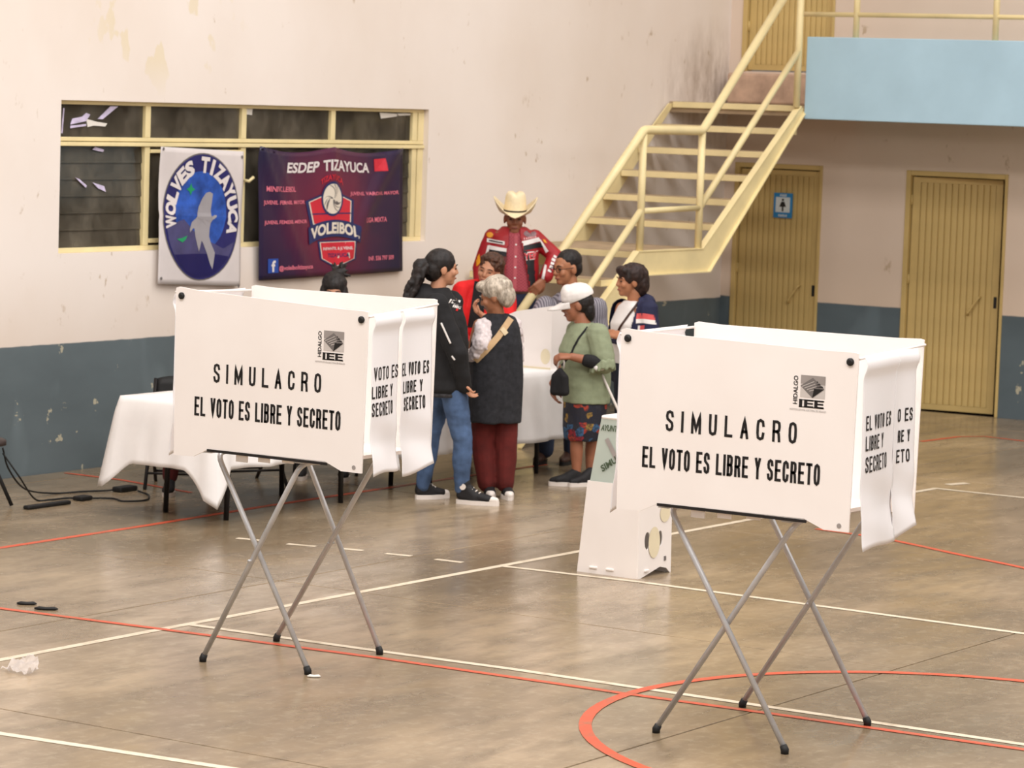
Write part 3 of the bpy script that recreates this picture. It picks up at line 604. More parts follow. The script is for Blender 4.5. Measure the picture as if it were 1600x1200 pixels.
# ------------------------------------------------------------------ voting booths
def booth(label, FL, FR, BL, BR, feet, strips, txt_dz, grp='voting booths on folding legs'):
    """FL.. = (x, y, ztop) of the four panel corners; feet = A, B, C, D on the floor"""
    c = Vector(((FL[0]+BR[0])/2, (FL[1]+FR[1])/2, 0))
    root = tag(empty('voting_booth', c), label, 'voting booth', grp)
    def loc(p): return Vector(p)-c
    zb = 0.99+txt_dz*0.6
    def panel(name, L, R, x_, side):
        w = L[1]-R[1]
        poly = [(0, L[2]), (0.02, L[2]+0.006)]+[(w*k/8, L[2]+(R[2]-L[2])*k/8) for k in range(1, 8)]+[(w-0.02, R[2]+0.004), (w, R[2]), (w-0.012, zb-0.035), (w-0.125, zb-0.035), (w-0.215, zb), (0.215, zb-0.004), (0.125, zb-0.045), (0.008, zb-0.05)]
        o = prism(name, [(L[1]-a-c.y, z) for a, z in poly], 'x', L[0]-c.x-0.004, L[0]-c.x+0.004, M_CORR, root)
        return o
    fp = panel('front_panel', FL, FR, FL[0], -1); bp = panel('back_panel', BL, BR, BL[0], 1)
    for P_, Q_ in ((FL, FR),):
        for y_, z_ in ((P_[1]-0.035, P_[2]-0.035), (Q_[1]+0.035, Q_[2]-0.035)):
            bm = bmesh.new(); add_tube(bm, [loc((FL[0]-0.004, y_, z_)), loc((FL[0]-0.011, y_, z_)), loc((FL[0]-0.016, y_, z_))], [0.016, 0.016, 0.009], 14)
            from_bm('snap_button', bm, M_BLACK, fp)
    bm = bmesh.new(); add_tube(bm, [loc((FL[0]-0.004, FR[1]+0.055, zb-0.012)), loc((FL[0]-0.006, FR[1]+0.055, zb-0.012))], 0.010, 12); from_bm('recycling_mark', bm, M_GREYINK, fp)
    # shelf with dark edge and tabs
    ym, yM = FR[1]+0.215, FL[1]-0.215
    sh = box('shelf', loc((FL[0]-0.002, ym, zb-0.012)), loc((BL[0], yM, zb+0.004)), M_CORR, root)
    box('shelf_edge', loc((FL[0]-0.007, ym-0.01, zb-0.016)), loc((FL[0]+0.001, yM+0.01, zb-0.004)), M_DARKM, sh)
    for k, y_ in enumerate((yM-0.17, yM-0.29, yM-0.42, yM-0.56)):
        box('shelf_tab', loc((FL[0]+0.02+0.01*k, y_-0.035, zb-0.05+0.008*k)), loc((FL[0]+0.026+0.01*k, y_+0.03, zb-0.012)), M_CORR, sh)
    # print on the front panel
    def mf(a, b, l): return loc((FL[0]-0.004-l, FL[1]-a, b))
    t = txt_dz
    def tx(s, a, z, w, h, mat=M_INK, bold=0.02, sp_=1.0, lift=0.0012, fn=None, rot=0): decal('lettering', move2d(text2d(s, w, h, bold, sp_), a, z+t, rot, fn), mf, mat, fp, lift)
    decal('lettering', move2d(strokes2d('SIMULACRO', 0.615, 0.088, 0.012, 0.95), 0.232, 1.290+t), mf, M_INK, fp, 0.0012)
    decal('lettering', move2d(strokes2d('EL VOTO ES LIBRE Y SECRETO', 0.835, 0.088, 0.0118, 0.24, 0.55), 0.125, 1.130+t), mf, M_INK, fp, 0.0012)
    lx, lz = 0.855, 1.44
    def pg(name, poly, mat, lift): decal(name, gridpoly([(lx+a, lz+t+b) for a, b in poly], 0.2), mf, mat, fp, lift)
    for k in range(5):                                            # shaded square of the emblem, in steps
        pg('emblem_square', [(0.0, 0.042+0.018*k), (0.112, 0.042+0.018*k), (0.112, 0.06+0.018*k), (0.0, 0.06+0.018*k)], [M_LGREY, M_LGREY, M_LGREY, M_GREYINK, M_GREYINK][k], 0.0011)
    pg('emblem_diamond', [(0.0, 0.088), (0.055, 0.124), (0.108, 0.082), (0.055, 0.042)], M_MGREY, 0.0018)
    for k in range(4):
        q = 0.008+k*0.011; pg('emblem_stripe', [(q, 0.088-q*0.5+0.003), (0.058+q*0.5, 0.118-q*0.9), (0.058+q*0.5, 0.1155-q*0.9), (q, 0.088-q*0.5)], M_LGREY, 0.0024)
    pg('emblem_wedge', [(0.062, 0.080), (0.108, 0.080), (0.055, 0.042)], M_INK, 0.0026)
    for k in range(3): pg('emblem_blade', [(0.066+0.004*k, 0.086+0.009*k), (0.104-0.012*k, 0.087+0.010*k), (0.098-0.012*k, 0.093+0.010*k)], M_INK, 0.0026)
    tx('IEE', lx-0.004, lz+0.002, 0.112, 0.032, bold=0.03)
    for q in (0.0, 0.029): pg('emblem_serif', [(-0.005, 0.001+q), (0.11, 0.001+q), (0.11, 0.0045+q), (-0.005, 0.0045+q)], M_INK, 0.0012)
    tx('HIDALGO', lx-0.012, lz+0.012, 0.115, 0.02, bold=0.02, rot=PI/2)
    tx('INSTITUTO ESTATAL ELECTORAL DE HIDALGO', lx-0.045, lz-0.014, 0.165, 0.008, M_GREYINK, 0.0)
    # curtains on both open sides
    def curtain(P0, P1, nrm, t0, t1, ztop, zbot, amp, ph, lines, parent):
        n = Vector((nrm[0], nrm[1], 0)); A = Vector((P0[0], P0[1], 0)); B = Vector((P1[0], P1[1], 0))
        def surf(s, z, lift=0.0):
            tt = t0+(t1-t0)*s; q = (ztop-z)/(ztop-zbot); p = A.lerp(B, tt)
            off = 0.012+amp*(0.35+0.65*q)*(0.5+0.5*math.sin(s*4.2+ph))+0.10*max(0, q-0.8)+0.004*math.sin(z*26+s*3)*min(1, max(0, q-0.5)*5)
            off += 0.018*math.exp(-((q-0.05)/0.04)**2)
            p = p+n*(off+lift); return (p.x-c.x, p.y-c.y, z)
        nu, nv = 22, 40
        vs = [surf(i/nu, ztop+(zbot+0.012*math.sin(i*0.2+ph)+0.02*(i/nu)-ztop)*j/nv) for j in range(nv+1) for i in range(nu+1)]
        fs = [(j*(nu+1)+i, j*(nu+1)+i+1, (j+1)*(nu+1)+i+1, (j+1)*(nu+1)+i) for j in range(nv) for i in range(nu)]
        o = from_py('curtain_strip', vs, fs, M_CURT, root, smooth=True)
        md = o.modifiers.new('thickness', 'SOLIDIFY'); md.thickness = 0.002; md.offset = -1
        for s_, a0, a1, z, h in lines:
            wr = (a1-a0)*(t1-t0)*(B-A).length
            lt = decal('lettering', strokes2d(s_, wr, h, 0.0085, 0.36, 0.55, 4), lambda a, b, l: surf(a0+(a1-a0)*a/wr, z+b, l), M_INK, o, 0.004); tag(lt, kind='stuff')
        return o
    for side, P0, P1, nrm, zt in (('r', FR, BR, (0.05, -1), min(FR[2], BR[2])), ('l', FL, BL, (0, 1), min(FL[2], BL[2]))):
        tube('curtain_rod', [loc((P0[0], P0[1]+nrm[1]*0.004, P0[2]-0.02)), loc((P1[0], P1[1]+nrm[1]*0.004, P1[2]-0.02))], 0.006, M_CORR, root, 8)
        for (t0, t1, amp, ph, zbot, lines) in strips[side]:
            curtain(P0, P1, nrm, t0, t1, zt-0.008, zbot, amp, ph, lines, root)
    # folding legs: two U-shaped tubes crossing
    A, B, C_, D_ = feet
    zt = zb-0.03; r = 0.0125
    yl, yr = (A[1]+C_[1])/2-0.03, (B[1]+D_[1])/2+0.0
    def frame(f0, f1, ytop, inset):
        p = [(f0[0], f0[1], 0.02), (f0[0]+inset, ytop, zt), (f1[0]-inset, ytop, zt), (f1[0], f1[1], 0.02)]
        o = tube('leg_frame', [loc(q) for q in bend(p, 0.06)], r, M_STEEL, root, 12)
        for f, d in ((f0, 1), (f1, 1)):
            q = Vector((f[0], f[1], 0)); bm = bmesh.new()
            dirv = (Vector((f[0]+(inset if f is f0 else -inset), ytop, zt))-Vector((f[0], f[1], 0.02))).normalized()
            add_tube(bm, [loc(q+Vector((0, 0, 0.001))), loc(q+Vector((0, 0, 0.016))), loc(q+Vector((0, 0, 0.02))+dirv*0.018)], [0.0165, 0.0175, 0.0155], 12)
            from_bm('rubber_foot', bm, M_BLACK, o, smooth=True)
        return o
    frame(B, D_, yl, 0.0); frame(A, C_, yr, 0.026)
    for xx in (A[0]+0.006, C_[0]-0.006):
        fa_, fb_ = (A, B) if xx < c.x else (C_, D_); tq = (fa_[1]-fb_[1])/((yl-fb_[1])-(yr-fa_[1])); yp = fb_[1]+(yl-fb_[1])*tq; zp = 0.02+(zt-0.02)*tq
        tube('pivot_bolt', [loc((xx-0.02, yp, zp)), loc((xx+0.02, yp, zp))], 0.007, M_STEEL, root, 8)
    for y_ in (yl, yr): box('leg_clamp', loc((FL[0]+0.02, y_-0.025, zt+0.004)), loc((FL[0]+0.055, y_+0.025, zb-0.01)), M_STEEL, root)
    return root
T3 = ['EL VOTO ES', 'LIBRE Y', 'SECRETO']
booth('white voting booth with curtains on folding steel legs, in front of the cloth-covered tables', (11.17, 9.19, 1.722), (11.17, 8.095, 1.680), (11.87, 9.30, 1.700), (11.87, 8.215, 1.702),
      [(11.186, 8.996), (11.268, 8.45), (11.851, 9.081), (11.906, 8.508)],
      {'r': [(0.01, 0.40, 0.02, 0.4, 0.945, [('VOTO ES', 0.06, 1.0, 1.375, 0.06), ('LIBRE Y', 0.0, 0.80, 1.295, 0.055), ('SECRETO', 0.0, 0.82, 1.215, 0.062)]), (0.44, 0.86, 0.03, 3.4, 0.925, [('EL VOTO ES', 0.02, 0.9, 1.375, 0.06), ('LIBRE Y', 0.08, 0.72, 1.295, 0.055), ('SECRETO', 0.12, 0.80, 1.215, 0.062)])],
       'l': [(0.02, 0.48, 0.008, 0.4, 0.935, []), (0.5, 0.95, 0.012, 2.4, 0.95, [])]}, 0.012)
booth('white voting booth with curtains on folding steel legs, standing by the orange circle', (11.15, 6.775, 1.697), (11.15, 5.665, 1.675), (11.87, 6.84, 1.690), (11.87, 5.730, 1.692),
      [(11.231, 6.583), (11.226, 5.965), (11.978, 6.585), (11.991, 5.976)],
      {'r': [(0.0, 0.54, 0.03, 0.6, 0.875, [('EL VOTO ES', 0.08, 0.86, 1.365, 0.06), ('LIBRE Y', 0.08, 0.62, 1.283, 0.06), ('SECRETO', 0.08, 0.76, 1.195, 0.065)]), (0.52, 0.80, 0.025, 3.9, 0.90, [('O ES', 0.2, 0.85, 1.37, 0.055), ('RE Y', 0.25, 0.75, 1.285, 0.05), ('ETO', 0.2, 0.75, 1.2, 0.055)])],
       'l': [(0.02, 0.48, 0.008, 0.4, 0.915, []), (0.5, 0.95, 0.012, 2.4, 0.95, [])]}, 0.0)

# ------------------------------------------------------------------ ballot urn on the floor
urn = tag(empty('ballot_urn', (14.995, 9.03, 0)), 'white ballot box with clear green-lettered top standing on the floor beside a voting booth', 'ballot box')
def urnsec(z, w0, w1, d):     # y from -w0 to w1, x depth
    return [Vector((-d/2, w1, z)), Vector((-d/2, -w0, z)), (Vector((d/2, -w0, z))), Vector((d/2, w1, z))]
def hull_sections(name, secs, mat, th=0.0):
    vs = [v for s in secs for v in s]; n = 4; fs = []
    for k in range(len(secs)-1):
        for i in range(4): fs.append((k*4+i, k*4+(i+1) % 4, k*4+4+(i+1) % 4, k*4+4+i))
    return vs, fs
def shell(name, z0, z1, s0, s1, d0, d1, mat, parent, cap):
    a = urnsec(z0, s0[0], s0[1], d0); b = urnsec(z1, s1[0], s1[1], d1); vs, fs = hull_sections('', [a, b], mat)
    if cap: fs.append((4, 5, 6, 7))
    o = from_py(name, vs, fs, mat, parent); md = o.modifiers.new('thickness', 'SOLIDIFY'); md.thickness = 0.004; md.offset = -1
    return o
# base: four panels, the near side one with an arched foot and hand holes
W0, W1, DD = 0.195, 0.205, 0.36
shell_z = 0.52
def uq(y0b, y1b, y0t, y1t): pass
front = prism('base_panel', [(0.205, 0.0), (-0.185, 0.0), (-0.175, shell_z), (0.155, shell_z)], 'x', -DD/2-0.003, -DD/2+0.003, M_CORR, urn)
prism('base_panel', [(0.205, 0.0), (-0.185, 0.0), (-0.175, shell_z), (0.155, shell_z)], 'x', DD/2-0.003, DD/2+0.003, M_CORR, urn)
def sidepanel(yb, yt, nm):
    bm = bmesh.new()
    outer = [(-DD/2, 0.0), (-DD/2+0.03, 0.0), (0.06, 0.045), (0.13, 0.03), (DD/2-0.01, 0.0), (DD/2, 0.0), (DD/2, shell_z), (-DD/2, shell_z)]
    def P(q): return (q[0], yb+(yt-yb)*q[1]/shell_z, q[1])
    ov = [bm.verts.new(P(q)) for q in outer]; es = [bm.edges.new((ov[i], ov[(i+1) % len(ov)])) for i in range(len(ov))]
    for (hx, hz, rx, rz) in ((-0.085, 0.205, 0.03, 0.05), (0.055, 0.205, 0.026, 0.045)):
        hv = [bm.verts.new(P(q)) for q in ring2d(hx, hz, rx, rz, 20)]; es += [bm.edges.new((hv[i], hv[(i+1) % 20])) for i in range(20)]
    bmesh.ops.triangle_fill(bm, edges=es, use_beauty=True)
    o = from_bm(nm, bm, M_CORR, urn); md = o.modifiers.new('thickness', 'SOLIDIFY'); md.thickness = 0.006; md.offset = 0
    return o
sidepanel(-0.188, -0.178, 'base_panel'); sidepanel(0.207, 0.157, 'base_panel')
def sidemap(a, b, l): return (a, -0.188+0.01*b/shell_z-0.004-l, b)
decal('tape_patch', gridpoly(ring2d(-0.015, 0.19, 0.062, 0.088, 32), 0.3), sidemap, M_TAPE, urn, 0.003)
decal('tape_patch', gridpoly(ring2d(0.10, 0.345, 0.055, 0.05, 28), 0.3), sidemap, M_TAPE, urn, 0.003)
box('locking_tab', (0.10, -0.195, 0.075), (0.118, -0.188, 0.10), M_MGREY, urn)
for y_ in (0.10, -0.01): box('locking_tab', (-DD/2-0.012, y_-0.025, 0.028), (-DD/2-0.002, y_+0.025, 0.04), M_CORR, urn, 0.003)
for x_ in (-0.09,): box('locking_tab', (x_-0.025, -0.2, 0.032), (x_+0.02, -0.188, 0.044), M_CORR, urn, 0.003)
top = shell('clear_top', shell_z-0.01, 0.875, (0.172, 0.152), (0.145, 0.105), DD-0.02, DD-0.07, M_CLEAR, urn, False)
box('lid', (-0.15, -0.15, 0.868), (0.15, 0.108, 0.892), M_CORR, urn, 0.012)
M_GRNINK = soft('dark_green_ink', rgb(70, 84, 62), 0.6, 0.1)
def um(a, b, l):
    k = (b-shell_z)/(0.875-shell_z); return (-(DD-0.02)/2+0.025*k-0.002-l, (0.152-0.047*k)-a, b)
decal('lettering', move2d(text2d('AYUNTAMIENTO', 0.24, 0.035, 0.03), 0.012, 0.805), um, M_GRNINK, top, 0.002)
decal('lettering', move2d(text2d('SIMULACRO', 0.27, 0.04, 0.03), 0.075, 0.575, math.radians(38)), um, M_GRNINK, top, 0.002)
decal('ballot_slot_shadow', gridpoly([(0.05, 0.755), (0.07, 0.77), (0.17, 0.65), (0.15, 0.635)], 0.3), um, M_GREYINK, top, 0.002)

# ------------------------------------------------------------------ tables and cloths
def table(label, x0, x1, y0, y1, z):
    c = Vector(((x0+x1)/2, (y0+y1)/2, 0)); r = tag(empty('folding_table', c), label, 'table')
    box('tabletop', Vector((x0, y0, z-0.04))-c, Vector((x1, y1, z))-c, M_TBL, r, 0.008)
    for xx, d in ((x0+0.33, 1), (x1-0.33, -1)):
        for yy in (y0+0.12, y1-0.12):
            tube('leg', [Vector((xx, yy, z-0.04))-c, Vector((xx-0.02*d, yy, 0.0))-c], 0.017, M_DARKM, r, 8)
        tube('leg_crossbar', [Vector((xx, y0+0.12, 0.28))-c, Vector((xx, y1-0.12, 0.28))-c], 0.010, M_DARKM, r, 8)
        tube('leg_brace', [Vector((xx, (y0+y1)/2, 0.28))-c, Vector((xx+0.4*d, (y0+y1)/2, z-0.05))-c], 0.008, M_DARKM, r, 8)
    return r
def cloth(label, x0, x1, y0, y1, z, drop, corner, seed, amp=0.022):
    rnd = random.Random(seed); c = Vector(((x0+x1)/2, (y0+y1)/2, z)); N = 200; rows = 14
    per = 2*((x1-x0)+(y1-y0)); pts = []; rad = 0.02
    for i in range(N):
        s = per*i/N; a, b = x1-x0, y1-y0
        if s < a: p = Vector((x0+s, y0, 0)); n = Vector((0, -1, 0)); e = min(s, a-s); k = 0 if s < a/2 else 1
        elif s < a+b: q = s-a; p = Vector((x1, y0+q, 0)); n = Vector((1, 0, 0)); e = min(q, b-q); k = 1 if q < b/2 else 2
        elif s < 2*a+b: q = s-a-b; p = Vector((x1-q, y1, 0)); n = Vector((0, 1, 0)); e = min(q, a-q); k = 2 if q < a/2 else 3
        else: q = s-2*a-b; p = Vector((x0, y1-q, 0)); n = Vector((-1, 0, 0)); e = min(q, b-q); k = 3 if q < b/2 else 0
        dia = Vector(((x0+x1)/2, (y0+y1)/2, 0)); cn = [Vector((-1, -1, 0)), Vector((1, -1, 0)), Vector((1, 1, 0)), Vector((-1, 1, 0))][k].normalized()
        w = max(0, 1-e/0.16); nn = (n*(1-w*0.6)+cn*w*0.6).normalized()
        d = drop*(1-w**1.4)+corner[k]*w**1.4
        pts.append((p, nn, d, w, s, k))
    vs = [(0, 0, 0.004)]; fs = []
    for i, (p, nn, d, w, s, k) in enumerate(pts): q = p*0.6+c*0.4; vs.append((q.x-c.x, q.y-c.y, 0.004))
    for r in range(rows+1):
        t = r/rows
        for i, (p, nn, d, w, s, k) in enumerate(pts):
            wav = amp*(math.sin(s*9+seed)+0.6*math.sin(s*17+seed*2))*t+amp*0.35*math.sin(s*31)*t
            off = 0.012*min(1, t*6)+(0.035+(0.11 if k == 3 else 0.06)*w)*t+wav*(0.6+0.6*(1-w))
            q = p+nn*(max(off, 0.010) if r else 0.0); vs.append((q.x-c.x, q.y-c.y, 0.004-d*t if r else 0.004))
    for i in range(N):
        j = (i+1) % N; fs.append((0, 1+i, 1+j))
        for r in range(rows+1):
            a = 1+r*N; fs.append((a+j, a+i, a+N+i, a+N+j))
    o = from_py('tablecloth', vs, fs, M_CLOTH, None, c, True)
    md = o.modifiers.new('thickness', 'SOLIDIFY'); md.thickness = 0.002; md.offset = 1
    return tag(o, label, 'tablecloth')
table('folding table under the left white cloth behind the booth', 14.68, 16.48, 11.78, 12.50, 0.735)
cloth('white tablecloth with long hanging corners on the left table behind the booth', 14.675, 16.485, 11.775, 12.505, 0.735, 0.40, [0.62, 0.55, 0.55, 0.58], 3)
table('folding table under the white cloth between the standing voters', 16.86, 18.80, 11.78, 12.34, 0.735)
cloth('white tablecloth on the table between the standing voters', 16.855, 18.805, 11.775, 12.345, 0.735, 0.48, [0.55, 0.52, 0.5, 0.5], 8, 0.016)
# white tabletop screen box on the second table
sb = tag(empty('ballot_screen', (18.52, 11.83, 0.741)), 'white cardboard screen box with sloping top standing on the second table', 'box')
prism('front_board', [(0.0, 0.0), (0.46, 0.0), (0.46, 0.33), (0.30, 0.395), (0.0, 0.45)], 'x', 0.0, 0.006, M_CORR, sb)
prism('back_board', [(0.0, 0.0), (0.46, 0.0), (0.46, 0.33), (0.30, 0.38), (0.0, 0.43)], 'x', 0.244, 0.25, M_CORR, sb)
prism('side_board', [(0.0065, 0.0), (0.2435, 0.0), (0.2435, 0.43), (0.0065, 0.45)], 'y', 0.0, 0.006, M_CORR, sb)
prism('side_board', [(0.0065, 0.0), (0.2435, 0.0), (0.2435, 0.30), (0.0065, 0.30)], 'y', 0.454, 0.46, M_CORR, sb)
decal('tape_patch', gridpoly(ring2d(0.045, 0.09, 0.04, 0.055, 24), 0.3), lambda a, b, l: (-l, a, b), M_TAPE, sb, 0.002)
box('folded_flap', (-0.004, 0.0, 0.0), (0.0, 0.46, 0.012), M_TAPE, sb)

# ------------------------------------------------------------------ folding chairs behind the left table
def chair(loc, rz, label):
    r = tag(empty('folding_chair', loc, rz), label, 'chair', 'black chairs behind the tables')
    box('seat', (-0.2, -0.19, 0.43), (0.2, 0.2, 0.455), M_BLACK, r, 0.01)
    bm = bmesh.new()
    n = 10
    vs = [];
    for j in range(5):
        for i in range(n+1):
            x = -0.21+0.42*i/n; z = 0.53+0.16*j/4+(0.02*(1-((x)/0.21)**4) if j == 4 else 0); vs.append((x, 0.235+0.03*j/4+0.03*(1-(x/0.21)**2), z))
    fs = [(j*(n+1)+i, j*(n+1)+i+1, (j+1)*(n+1)+i+1, (j+1)*(n+1)+i) for j in range(4) for i in range(n)]
    o = from_py('backrest', vs, fs, M_BLACK, r, smooth=True); md = o.modifiers.new('thickness', 'SOLIDIFY'); md.thickness = 0.025
    for s in (-1, 1):
        tube('leg', [(s*0.215, 0.27, 0.69), (s*0.215, 0.17, 0.45), (s*0.215, -0.22, 0.0)], 0.012, M_DARKM, r, 8)
        tube('leg', [(s*0.195, -0.16, 0.44), (s*0.195, 0.24, 0.0)], 0.012, M_DARKM, r, 8)
    tube('stretcher', [(-0.215, -0.14, 0.1), (0.215, -0.14, 0.1)], 0.008, M_DARKM, r, 8)
    tube('stretcher', [(-0.195, 0.17, 0.08), (0.195, 0.17, 0.08)], 0.008, M_DARKM, r, 8)
    return r

# ------------------------------------------------------------------ small things at the left
ss = tag(empty('tripod_stool', (14.33, 13.33, 0)), 'black round-topped stand with splayed legs at the left picture edge', 'stand')
bm = bmesh.new(); add_tube(bm, [(0, 0, 0.385), (0, 0, 0.39), (0, 0, 0.42), (0, 0, 0.43)], [0.13, 0.16, 0.16, 0.14], 28); from_bm('round_top', bm, soft('dark_vinyl', rgb(58, 48, 46), 0.5), ss, smooth=True)
for a in (-0.9, 1.2, 3.3): tube('leg', [(0.03*math.cos(a), 0.03*math.sin(a), 0.386), (0.20*math.cos(a), 0.20*math.sin(a), 0.012)], 0.012, M_BLACK, ss, 8)
tube('centre_hub', [(0, 0, 0.30), (0, 0, 0.39)], 0.03, M_BLACK, ss)
tag(box('floor_bar', (14.44, 13.02, 0.0), (14.84, 13.07, 0.025), M_BLACK, None, 0.01), 'flat black bar lying on the floor beside the round-topped stand', 'bar')
def cable(name, pts, label, r=0.006):
    root = tag(empty(name, (pts[0][0], pts[0][1], 0)), label, 'cable'); o = Vector((pts[0][0], pts[0][1], 0))
    tube('cord', [p-o for p in catmull(pts, 8)], r, M_BLACK, root, 6); return root, o
c1, o1 = cable('power_cable', [(14.49, 13.29, 0.36), (14.56, 13.30, 0.22), (14.78, 13.36, 0.07), (15.1, 13.41, 0.009), (15.3, 13.35, 0.008), (15.46, 13.27, 0.009), (15.50, 13.25, 0.012)], 'black power cable ending in an adapter, running towards the left table')
box('power_adapter', Vector((15.49, 13.17, 0.0))-o1, Vector((15.66, 13.25, 0.035))-o1, M_BLACK, c1, 0.01)
c2, o2 = cable('power_cable', [(14.47, 13.27, 0.33), (14.55, 13.20, 0.18), (14.75, 13.25, 0.02), (14.86, 13.22, 0.008), (15.0, 13.2, 0.008), (15.05, 13.12, 0.01), (15.2, 13.0, 0.008), (15.15, 12.86, 0.008), (15.3, 12.8, 0.008), (15.5, 12.95, 0.009), (15.6, 13.12, 0.009)], 'black power cable looping across the floor under the left table')
box('power_adapter', Vector((14.98, 13.06, 0.0))-o2, Vector((15.09, 13.14, 0.03))-o2, M_BLACK, c2, 0.01)
# litter
bm = bmesh.new(); n = 12
vs = []; rnd = random.Random(5)
for j in range(n+1):
    for i in range(n+1):
        a, b = i/n-0.5, j/n-0.5; rr = 1-0.35*max(0, a-0.1)-0.6*max(0, -b-0.1)*(a > 0)
        vs.append((a*0.13*rr, b*0.17*rr, 0.002+0.075*max(0, a+0.25)*(1-abs(b))+0.05*abs(noise.noise(Vector((a*7, b*7, 3.1))))+0.006*rnd.random()))
fs = [(j*(n+1)+i, j*(n+1)+i+1, (j+1)*(n+1)+i+1, (j+1)*(n+1)+i) for j in range(n) for i in range(n)]
tag(from_py('plastic_scrap', vs, fs, M_FILM, None, (10.44, 9.42, 0), True), 'crumpled clear plastic scrap lying on the floor at lower left', 'litter')
def scrap(name, loc, l, w, h, rz, mat, label):
    bm = bmesh.new(); add_tube(bm, [(-l/2, 0, h*0.5), (-l*0.3, 0.004, h*0.6), (0, -0.003, h*0.55), (l*0.35, 0.003, h*0.6), (l/2, 0, h*0.5)], [w*0.2, w*0.5, w*0.42, w*0.5, w*0.15], 8)
    for v in bm.verts: v.co.z = max(0.001, v.co.z*0.6)
    o = from_bm(name, bm, mat, None, loc, True); o.rotation_euler = (0, 0, rz); return tag(o, label, 'litter')
scrap('rubber_scrap', (11.80, 10.64, 0), 0.10, 0.035, 0.02, -0.95, M_BLACK, 'black scrap on the floor, the farther left of two above the orange line')
scrap('rubber_scrap', (11.752, 10.466, 0), 0.12, 0.035, 0.02, -1.0, M_BLACK, 'black scrap on the floor touching the orange line, right of the other')
scrap('paper_scrap', (11.235, 8.39, 0), 0.06, 0.03, 0.012, -0.95, M_PAPER, 'small white paper scrap by the near foot of the left booth')

# ------------------------------------------------------------------ people: blob modelling
def V3(p): return Vector(p)
class Blob:
    def __init__(s): s.bm = bmesh.new()
    def hull(s, pts):
        bm = bmesh.new()
        for p in pts: bm.verts.new(p)
        r = bmesh.ops.convex_hull(bm, input=bm.verts)
        bmesh.ops.delete(bm, geom=[v for v in bm.verts if not v.link_faces], context='VERTS')
        me = bpy.data.meshes.new('h'); bm.to_mesh(me); bm.free(); s.bm.from_mesh(me); bpy.data.meshes.remove(me)
    def _sph(s, c, r, n=6):
        c = V3(c); out = []
        for j in range(1, n):
            th = PI*j/n
            for i in range(2*n): ph = PI*i/n; out.append(c+Vector((r*math.sin(th)*math.cos(ph), r*math.sin(th)*math.sin(ph), r*math.cos(th))))
        return out+[c+Vector((0, 0, r)), c-Vector((0, 0, r))]
    def cap(s, *pr):
        """chain of tapered capsules: p0, r0, p1, r1, ..."""
        L = [(pr[i], pr[i+1]) for i in range(0, len(pr), 2)]
        for (a, ra), (b, rb) in zip(L, L[1:]): s.hull(s._sph(a, ra)+s._sph(b, rb))
        return s
    def hulls(s, pr): s.hull([q for p, r in pr for q in s._sph(p, r, 5)]); return s
    def ell(s, c, rad, ax=None, n=9):
        c = V3(c); X, Y, Z = ax if ax else (Vector((1, 0, 0)), Vector((0, 1, 0)), Vector((0, 0, 1))); pts = []
        for j in range(n+1):
            th = PI*j/n
            for i in range(2*n if 0 < j < n else 1):
                ph = PI*i/n; pts.append(c+X*(rad[0]*math.sin(th)*math.cos(ph))+Y*(rad[1]*math.sin(th)*math.sin(ph))+Z*(rad[2]*math.cos(th)))
        s.hull(pts); return s
    def loft(s, rings, seg=28, ex=2.4):
        """rings: (centre, half width, half depth, facing angle) facing angle 0 = towards -v"""
        R = []
        for c, a, b, fa in rings:
            F = Vector((math.sin(fa), -math.cos(fa), 0)); S = Vector((math.cos(fa), math.sin(fa), 0)); c = V3(c); row = []
            for k in range(seg):
                t = 2*PI*k/seg; cs, sn = math.cos(t), math.sin(t)
                row.append(s.bm.verts.new(c+S*(a*math.copysign(abs(cs)**(2/ex), cs))+F*(b*math.copysign(abs(sn)**(2/ex), sn))))
            R.append(row)
        for A, B in zip(R, R[1:]):
            for k in range(seg): s.bm.faces.new((A[k], A[(k+1) % seg], B[(k+1) % seg], B[k]))
        s.bm.faces.new(R[0][::-1]); s.bm.faces.new(R[-1]); return s
    def build(s, name, mat, parent=None, voxel=0.008, smooth=4, nz=None, loc=None):
        bmesh.ops.recalc_face_normals(s.bm, faces=s.bm.faces)
        me = bpy.data.meshes.new('tmp'); s.bm.to_mesh(me); s.bm.free()
        o = bpy.data.objects.new('tmp', me); COL.objects.link(o)
        m = o.modifiers.new('r', 'REMESH'); m.mode = 'VOXEL'; m.voxel_size = voxel
        if smooth: m = o.modifiers.new('s', 'SMOOTH'); m.factor = 0.5; m.iterations = smooth
        dg = bpy.context.evaluated_depsgraph_get(); fm = bpy.data.meshes.new_from_object(o.evaluated_get(dg)); fm.name = name
        bpy.data.objects.remove(o); bpy.data.meshes.remove(me)
        if nz:
            amp, sc, st = nz
            co = [v.co.copy() for v in fm.vertices]; no = [v.normal.copy() for v in fm.vertices]
            for v, c, n in zip(fm.vertices, co, no):
                q = Vector((c.x*sc[0], c.y*sc[1], c.z*sc[2])); v.co = c+n*(amp*(noise.noise(q+Vector((st, 0, 0)))+0.5*noise.noise(q*2.1)))
        fm.materials.clear()
        return link(name, fm, mat, parent, loc, True)
def bvh_of(o):
    me = o.data; return BVHTree.FromPolygons([v.co.copy() for v in me.vertices], [tuple(p.vertices) for p in me.polygons])
def onto(bv, d=(0, 1, 0), axis='uz'):
    """map (u, z) on to a garment by casting along the view direction"""
    D = Vector(d).normalized()
    def f(a, b, l):
        o = Vector((a, 0, b))-D*3; h = bv.ray_cast(o, D)
        if h[0] is None: return None
        return h[0]-D*l+h[1]*0.0
    return f
